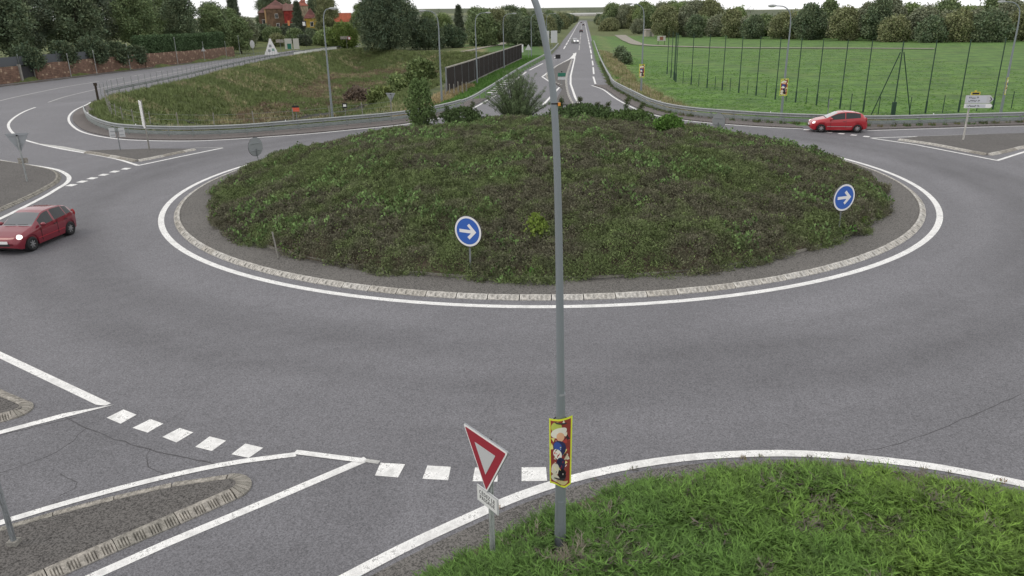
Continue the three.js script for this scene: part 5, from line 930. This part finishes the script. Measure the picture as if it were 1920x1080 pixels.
// ---------------------------------------------------------------- village
function house(label, x, z, w, d, h, rh, wallC, roofC, opt = {}) {
  const y = height(x, z), t = thing('house', label, 'house', [x, y - 0.3, z], opt.turn ?? 0.15);
  const wm = std({ color: col(...wallC), map: gritTex, roughness: 0.95 }), rm = std({ color: col(...roofC), map: gritTex, roughness: 0.9 });
  mesh('wall', box(w, h, d, 0, h / 2, 0), wm, t);
  const o = 0.35; let rg;
  if (opt.hip) { rg = new THREE.ConeGeometry(0.7072, rh, 4, 1).rotateY(Math.PI / 4).scale(w + 2 * o, 1, d + 2 * o).translate(0, h + rh / 2 - 0.02, 0); }
  else { const s = new THREE.Shape(); const a = (opt.gableFront ? w : d) / 2 + o; s.moveTo(-a, 0); s.lineTo(a, 0); s.lineTo(0, rh); s.closePath(); const l = (opt.gableFront ? d : w) + 2 * o; rg = new THREE.ExtrudeGeometry(s, { depth: l, bevelEnabled: false }).translate(0, 0, -l / 2); if (!opt.gableFront) rg.rotateY(Math.PI / 2); rg.translate(0, h - 0.02, 0); }
  const r = mesh('roof', rg, rm, t); if (opt.chimney) mesh('chimney', box(0.7, 1.5, 0.7, w * 0.22, h + rh * 0.8, 0), std({ color: col(0.45, 0.16, 0.1), roughness: 0.9 }), r);
  for (const [wx, wy] of opt.windows ?? []) { const f = mesh('window', box(1.15, 1.6, 0.08, wx, wy, d / 2 + 0.03), M.white, t); for (const s of [-1, 1]) mesh('pane', box(0.46, 1.4, 0.03, wx + s * 0.26, wy, d / 2 + 0.08), M.glass, f); }
  if (opt.band) mesh('corner_quoin', merge([box(0.5, h, 0.06, -w / 2 + 0.25, h / 2, d / 2 + 0.03), box(0.5, h, 0.06, w / 2 - 0.25, h / 2, d / 2 + 0.03)]), std({ color: col(0.42, 0.27, 0.14), roughness: 0.9 }), t);
  return t;
}
house('tall brown brick house with hipped tile roof and pale corner stones', -88, -310, 8.0, 8, 9.2, 3.2, [0.22, 0.14, 0.09], [0.22, 0.10, 0.085], { hip: true, band: true, windows: [[0.3, 6.6], [0.5, 3.2]] });
house('lower brown annexe left of the brick house', -93.5, -312, 3.4, 6, 7.8, 2.0, [0.2, 0.13, 0.09], [0.2, 0.1, 0.085], { hip: true, windows: [[0, 4.6]] });
house('red painted house right of the brown brick house', -81.5, -308, 5.6, 7, 8.4, 2.4, [0.36, 0.045, 0.04], [0.24, 0.13, 0.11], { windows: [[1.6, 6.8]] });
house('orange rendered house behind the red house', -87.4, -322, 5, 6, 9.0, 2.6, [0.5, 0.24, 0.1], [0.25, 0.12, 0.1], { hip: true });
house('bright yellow house with steep hipped roof', -72.8, -300, 4.2, 5, 5.6, 3.6, [0.62, 0.42, 0.08], [0.2, 0.075, 0.065], { hip: true, windows: [[0.4, 3.6]] });
house('pale tower house with red chimney between the village trees', -83, -330, 4, 4, 10.4, 2.6, [0.5, 0.42, 0.3], [0.4, 0.13, 0.09], { hip: true, chimney: true });
house('orange-red roofed house left of the very large tree', -67.0, -330, 6.4, 6, 4.6, 3.4, [0.6, 0.42, 0.34], [0.5, 0.13, 0.07], {});
house('long grey-roofed barn beyond the bushes', -30.5, -296, 9.6, 9, 1.8, 4.4, [0.5, 0.48, 0.45], [0.13, 0.12, 0.125], { turn: 0.05 });
house('white gabled house right of the barn', -21.0, -306, 5, 7, 2.6, 3.0, [0.62, 0.6, 0.56], [0.14, 0.12, 0.12], { gableFront: true, turn: -0.3 });
{
  const t = thing('sign_pyramid', 'white triangular board with square pictograms beside the left road', 'sign', [-58.0, 0, -196]); const s = new THREE.Shape(); s.moveTo(-1.75, 0.1); s.lineTo(1.75, 0.1); s.lineTo(0.35, 3.3); s.lineTo(0.2, 3.9); s.lineTo(-0.2, 3.9); s.lineTo(-0.35, 3.3); s.closePath();
  const b = mesh('board', ext(s, 0.16, 0), M.white, t); for (const [x, y] of [[-0.45, 1.1], [0.5, 1.3], [-0.1, 2.2]]) mesh('pictogram', box(0.6, 0.6, 0.02, x, y, 0.175), x > 0 ? std({ color: col(0.25, 0.42, 0.36), roughness: 0.6 }) : M.signBack, b); mesh('prop', box(0.1, 3.2, 0.1, 0, 1.6, -0.5).rotateX(0.12), M.wood, t);
  const boards = [[-56.4, 2.0, 3.6, 'left one of two pale notice boards at the village entrance'], [-54.4, 1.6, 3.6, 'right one of two pale notice boards at the village entrance']];
  boards.forEach(([x, w, h, l], i) => { const n = thing('notice_board', l, 'notice board', [x, 0, -206]); mesh('board', box(w - 0.15, 2.6, 0.1, 0, 2.3, 0), std({ color: col(0.5, 0.5, 0.44), roughness: 0.7 }), n); for (const q of [-1, 1]) mesh('post', box(0.1, 3.6, 0.1, q * w * 0.4, 1.6, -0.11), M.galv, n); if (!i) mesh('green_panel', box(1.0, 1.3, 0.05, 0.2, 1.7, 0.09), M.green, n); });
  const v = thing('village_sign', 'brownish rectangular place sign next to the white triangular board', 'sign', [-56.8, 0, -200]); mesh('post', cyl(0.05, 0.05, 3.2), M.galv, v); mesh('panel', box(1.9, 0.75, 0.06, 0, 3.2, 0.05), M.kerbOld, v);
  const a = thing('banner_sign', 'oval pale sign on a post by the end of the stone wall', 'sign', [-62.8, 0, -197]); mesh('post', cyl(0.05, 0.05, 2.2), M.galv, a); mesh('panel', new THREE.SphereGeometry(0.7, 14, 10).scale(0.8, 1.4, 0.12).translate(0, 2.6, 0.05), M.signGrey, a);
  const l = thing('speed_sign', 'pale place sign with round red-rimmed speed limit near the bank top', 'traffic sign', [-45.6, 0, -227]); mesh('post', cyl(0.05, 0.05, 3.0), M.concrete, l); mesh('panel', box(2.4, 0.8, 0.06, -0.5, 3.1, 0.05), M.kerbOld, l); const d = mesh('disc', discGeo(0.5, 0.03).translate(0.8, 2.95, 0.1), M.red, l); mesh('disc_face', discGeo(0.32, 0.01).translate(0.8, 2.95, 0.122), M.white, d);
  const fl = thing('signal_head', 'small signal with bright white plate above the village entrance', 'signal', [-60.4, 0, -240]); mesh('post', cyl(0.06, 0.05, 6.4), M.black, fl); mesh('head', box(1.3, 1.7, 0.3, 0, 6.9, 0), M.black, fl); mesh('plate', box(0.8, 1.1, 0.06, 0, 6.9, 0.18), M.white, fl);
  const f2 = thing('signal_head', 'small signal with orange plate above the notice boards', 'signal', [-63.3, 0, -234]); mesh('post', cyl(0.06, 0.05, 6.6), M.black, f2); mesh('plate', box(0.6, 1.4, 0.08, 0, 7.2, 0.05), std({ color: col(0.7, 0.25, 0.1), roughness: 0.6 }), f2);
}
// bridge over the far road, and the path up to it
{
  const t = thing('bridge', 'pale concrete road bridge crossing the far road', 'bridge', [0, 0, 0]), z = -905, x = roadX(z);
  mesh('deck', box(42, 1.7, 9, x + 1, 6.9, z), M.kerb, t); mesh('parapet', box(42, 1.5, 0.3, x + 1, 8.5, z + 4.4), M.white, t);
  for (const q of [-11, 13]) mesh('pier', box(1.2, 6, 7, x + q, 2.9, z), M.concrete, t);
  mesh('abutment', slab([[x - 30, z - 5], [x - 19, z - 5], [x - 19, z + 5], [x - 30, z + 5]], -0.2, 6.2), M.ground.clone(), t).material.vertexColors = false; t.children.at(-1).material.color = col(0.2, 0.24, 0.09);
  mesh('abutment', slab([[x + 21, z - 5], [x + 34, z - 5], [x + 34, z + 5], [x + 21, z + 5]], -0.2, 6.2), t.children.at(-1).material, t);
  structure(mesh('footpath', ribbon(smoothPath([[-12, -196], [-9.5, -206], [-7, -222], [-2.5, -240], [-1, -262]], 2), 2.0, 0.02).translate(0, 0.03, 0), M.path), 'pale footpath behind the sound barrier');
}

// ---------------------------------------------------------------- cars
const interp = (tab, x) => { for (let i = 0; i < tab.length - 1; i++) if (x <= tab[i][0] && x >= tab[i + 1][0]) { const t = (tab[i][0] - x) / (tab[i][0] - tab[i + 1][0]); return lerp(tab[i][1], tab[i + 1][1], t); } return tab[tab.length - 1][1]; };
function carBody(style) {
  // x forward; profile tables run from nose to tail
  const top = style.top, belt = style.belt, hw = style.hw, wr = style.wr, A = style.a, Rw = style.r, wb = style.wheels;
  const xs = []; for (let x = top[0][0]; x > top[top.length - 1][0]; x -= 0.05) xs.push(x); xs.push(top[top.length - 1][0]);
  const ring = (x) => {
    const T = interp(top, x), B = Math.min(interp(belt, x), T - 0.02), w = interp(hw, x), e = interp(wr, x);
    let low = interp(style.low, x); let arch = 0; for (const c of wb) { const dx = Math.abs(x - c); if (dx < Rw) arch = Math.max(arch, 0.3 + Math.sqrt(Rw * Rw - dx * dx)); }
    const y1 = Math.max(low, arch), y2 = Math.max(low + 0.16, arch + 0.015), y3 = Math.max(lerp(low, B, 0.6), arch + 0.04);
    const we = Math.min(w * 0.97, e), ye = lerp(B, T, 0.86);
    return [[0, low + 0.02], [w * 0.86, Math.max(low, arch ? low : low)], [w * 0.955, y1], [w * 0.985, y2], [w, y3], [w * 0.992, lerp(y3, B, 0.55)], [w * 0.965, B], [we, ye], [we * 0.93, lerp(ye, T, 0.62)], [we * 0.55, T - 0.012], [0, T]];
  };
  const rings = xs.map(ring), m = rings[0].length, groups = { paint: [], side: [], front: [], rear: [] };
  const P = (i, k, s) => [xs[i], rings[i][k][1], rings[i][k][0] * s];
  for (let i = 0; i < xs.length - 1; i++) for (let k = 0; k < m - 1; k++) for (const s of [1, -1]) {
    const xm = (xs[i] + xs[i + 1]) / 2; let g = 'paint';
    if (k === 6 && xm < style.glassF && xm > style.glassR && !(style.pillars.some((p) => Math.abs(xm - p) < 0.04))) g = 'side';
    if (k >= 7 && xm < style.screen[0] && xm > style.screen[1] && k >= 7) g = k === 7 ? 'paint' : 'front';
    if (k >= 8 && xm < style.back[0] && xm > style.back[1]) g = 'rear';
    const a = P(i, k, s), b = P(i + 1, k, s), c = P(i, k + 1, s), d = P(i + 1, k + 1, s);
    if (s > 0) groups[g].push(...a, ...c, ...b, ...b, ...c, ...d); else groups[g].push(...a, ...b, ...c, ...b, ...d, ...c);
  }
  for (const i of [0, xs.length - 1]) for (let k = 0; k < m - 1; k++) { const o = [xs[i], (rings[i][0][1] + rings[i][m - 1][1]) / 2, 0]; for (const s of [1, -1]) { const a = P(i, k, s), b = P(i, k + 1, s); groups.paint.push(...((s > 0) === (i === 0) ? [...o, ...a, ...b] : [...o, ...b, ...a])); } }
  const out = {}; for (const k in groups) { let g = new THREE.BufferGeometry(); g.setAttribute('position', new THREE.Float32BufferAttribute(groups[k], 3)); g = mergeVertices(g, 1e-4); g = toCreasedNormals(g, 0.62); out[k] = g; }
  return out;
}
const hatchA = { // modern small hatchback, two doors
  top: [[1.96, 0.52], [1.93, 0.66], [1.8, 0.76], [1.5, 0.87], [1.15, 0.95], [0.92, 1.0], [0.55, 1.19], [0.2, 1.36], [-0.1, 1.43], [-0.5, 1.46], [-1.0, 1.43], [-1.4, 1.35], [-1.55, 1.29], [-1.8, 1.02], [-1.9, 0.86], [-1.95, 0.55]],
  belt: [[1.96, 0.46], [1.8, 0.68], [1.4, 0.79], [0.9, 0.88], [0, 0.94], [-0.8, 1.0], [-1.4, 1.06], [-1.8, 0.96], [-1.95, 0.5]],
  hw: [[1.96, 0.46], [1.92, 0.6], [1.8, 0.71], [1.55, 0.79], [1.2, 0.84], [0, 0.85], [-1.1, 0.85], [-1.5, 0.82], [-1.8, 0.74], [-1.92, 0.64], [-1.95, 0.55]],
  wr: [[1.96, 0.42], [1.5, 0.66], [0.95, 0.7], [0.5, 0.66], [0.1, 0.61], [-0.6, 0.6], [-1.3, 0.57], [-1.7, 0.55], [-1.95, 0.5]],
  low: [[1.96, 0.3], [1.8, 0.2], [1.3, 0.18], [-1.5, 0.19], [-1.8, 0.26], [-1.95, 0.34]],
  r: 0.36, wheels: [1.22, -1.24], glassF: 0.62, glassR: -1.38, pillars: [-0.36], screen: [0.92, 0.18], back: [-1.5, -1.8],
};
const hatchB = { ...hatchA, // older rounded five-door hatchback
  top: [[1.92, 0.5], [1.89, 0.62], [1.76, 0.73], [1.4, 0.86], [1.05, 0.95], [0.85, 1.0], [0.5, 1.2], [0.18, 1.37], [-0.1, 1.42], [-0.6, 1.43], [-1.1, 1.39], [-1.45, 1.3], [-1.62, 1.2], [-1.82, 0.97], [-1.9, 0.84], [-1.93, 0.52]],
  belt: [[1.92, 0.44], [1.76, 0.64], [1.4, 0.76], [0.85, 0.87], [0, 0.91], [-0.8, 0.95], [-1.45, 0.99], [-1.8, 0.92], [-1.93, 0.48]],
  hw: [[1.92, 0.48], [1.88, 0.62], [1.76, 0.71], [1.5, 0.78], [1.15, 0.82], [0, 0.83], [-1.1, 0.83], [-1.5, 0.8], [-1.8, 0.73], [-1.9, 0.63], [-1.93, 0.54]],
  low: [[1.92, 0.3], [1.76, 0.21], [1.3, 0.19], [-1.5, 0.19], [-1.8, 0.26], [-1.93, 0.34]], pillars: [-0.28, -1.1], glassF: 0.56, glassR: -1.5, back: [-1.5, -1.82],
};
function car(name, label, style, paint, x, z, turn, opt = {}) {
  const t = thing(name, label, 'car', [x, 0.01, z], turn, opt.group), b = carBody(style), nose = style.top[0][0], tail = style.top[style.top.length - 1][0];
  const body = mesh('body', b.paint, paint, t);
  mesh('side_windows', b.side, M.glass, t); mesh('windscreen', b.front, M.screen, t); mesh('rear_window', b.rear, M.glass, t);
  for (const wx of style.wheels) for (const s of [1, -1]) {
    const w = mesh('wheel', new THREE.TorusGeometry(0.225, 0.085, 10, 28).scale(1, 1, 1.15), M.tyre, t); w.position.set(wx, 0.3, s * 0.735);
    const rim = []; rim.push(new THREE.CylinderGeometry(0.2, 0.2, 0.1, 24, 1, true).rotateX(Math.PI / 2)); for (let k = 0; k < 7; k++) rim.push(box(0.05, 0.2, 0.03, 0, 0.1, s * 0.05).rotateZ(k * Math.PI * 2 / 7)); rim.push(new THREE.CylinderGeometry(0.06, 0.06, 0.05, 12).rotateX(Math.PI / 2).translate(0, 0, s * 0.05)); mesh('rim', merge(rim), M.rim, w);
    mesh('brake_disc', new THREE.CylinderGeometry(0.19, 0.19, 0.02, 20).rotateX(Math.PI / 2), M.black, w);
    mesh('arch_liner', new THREE.CylinderGeometry(0.35, 0.35, 0.26, 22, 1, true, 0, Math.PI * 2).rotateX(Math.PI / 2).translate(wx, 0.31, s * 0.64), M.black, t);
  }
  if (opt.plain) { if (opt.lights) for (const s of [-1, 1]) mesh('headlight', new THREE.SphereGeometry(0.22, 12, 8).scale(0.35, 0.7, 1).translate(nose - 0.04, 0.68, s * 0.52), M.lampGlow, t); else for (const s of [-1, 1]) mesh('tail_light', box(0.08, 0.22, 0.3, tail + 0.02, 0.84, s * 0.52), M.tail, t); return t; }
  for (const s of [-1, 1]) {
    const hl = mesh('headlight', new THREE.SphereGeometry(0.2, 16, 10).scale(1.15, 0.36, 0.62).rotateY(s * -0.8).rotateZ(-0.25).translate(nose - 0.27, 0.7, s * 0.59), opt.glow ? M.lampGlow : M.lampOff, t);
    mesh('tail_light', new THREE.SphereGeometry(0.16, 12, 8).scale(0.5, 1.1, 0.6).translate(tail + 0.16, 0.88, s * 0.66), M.tail, t);
    const mi = mesh('mirror', new THREE.SphereGeometry(0.11, 12, 8).scale(0.8, 0.7, 1.1).translate(0.6, 0.98, s * 0.95), paint, t); mesh('mirror_glass', box(0.01, 0.1, 0.15, 0.52, 0.98, s * 0.95), M.glass, mi);
    mesh('door_handle', box(0.18, 0.025, 0.03, -0.28, 0.79, s * 0.85), M.black, t);
    if (style === hatchB) mesh('door_handle', box(0.18, 0.025, 0.03, -1.0, 0.8, s * 0.845), M.black, t);
    mesh('door_seam', merge([box(0.012, 0.55, 0.01, 0.62, 0.58, s * (style.hw[5][1] + 0.001)), box(0.012, 0.6, 0.01, -0.42, 0.62, s * (style.hw[5][1] + 0.001))]), M.black, body);
    mesh('side_moulding', box(1.7, 0.035, 0.025, 0, 0.44, s * (style.hw[5][1] * 0.99)), style === hatchA ? M.rim : M.red, t);
    mesh('fog_lamp', new THREE.SphereGeometry(0.07, 10, 8).scale(0.5, 1, 1).translate(nose - 0.13, 0.4, s * 0.58), M.lampOff, t);
  }
  mesh('grille', box(0.05, 0.11, 0.62, nose - 0.02, 0.42, 0), M.black, t);
  mesh('number_plate', box(0.02, 0.11, 0.5, nose + 0.015, 0.52, 0), M.white, t); mesh('number_plate', box(0.02, 0.11, 0.5, tail - 0.012, 0.6, 0), M.white, t);
  mesh('wiper', merge([box(0.02, 0.015, 0.5, 0.9, 1.025, 0.3), box(0.02, 0.015, 0.45, 0.9, 1.025, -0.28)]), M.black, t);
  mesh('underbody', box(3.3, 0.14, 1.2, 0, 0.24, 0), M.black, t);
  return t;
}
const redA = carPaint(0.42, 0.012, 0.022), redB = carPaint(0.20, 0.009, 0.024);
car('red_car', 'dark red rounded hatchback with lit headlights beside the brown corner island', hatchB, redB, -19.3, -29.95, -(Math.PI / 2 + 0.1), { glow: true }).scale.setScalar(0.94);
car('red_car', 'bright red two-door hatchback passing the right guardrail', hatchA, redA, 23.95, -56.35, Math.PI - 0.195, { glow: true });
car('oncoming_car', 'white car with bright headlights coming down the far road', hatchA, carPaint(0.4, 0.41, 0.43), 20.4, -243, -(Math.PI / 2 - 0.1), { plain: true, lights: true });
car('distant_car', 'first dark car driving away on the far road', hatchA, carPaint(0.03, 0.032, 0.036), 35.2, -385, Math.PI / 2 - 0.1, { plain: true });
car('distant_car', 'second dark car driving away before the bridge', hatchA, carPaint(0.025, 0.025, 0.028), 56.6, -602, Math.PI / 2 - 0.1, { plain: true });
car('distant_car', 'tiny grey car close to the bridge', hatchA, carPaint(0.08, 0.08, 0.085), 69.5, -760, Math.PI / 2 - 0.1, { plain: true });

renderer.render(scene, camera);
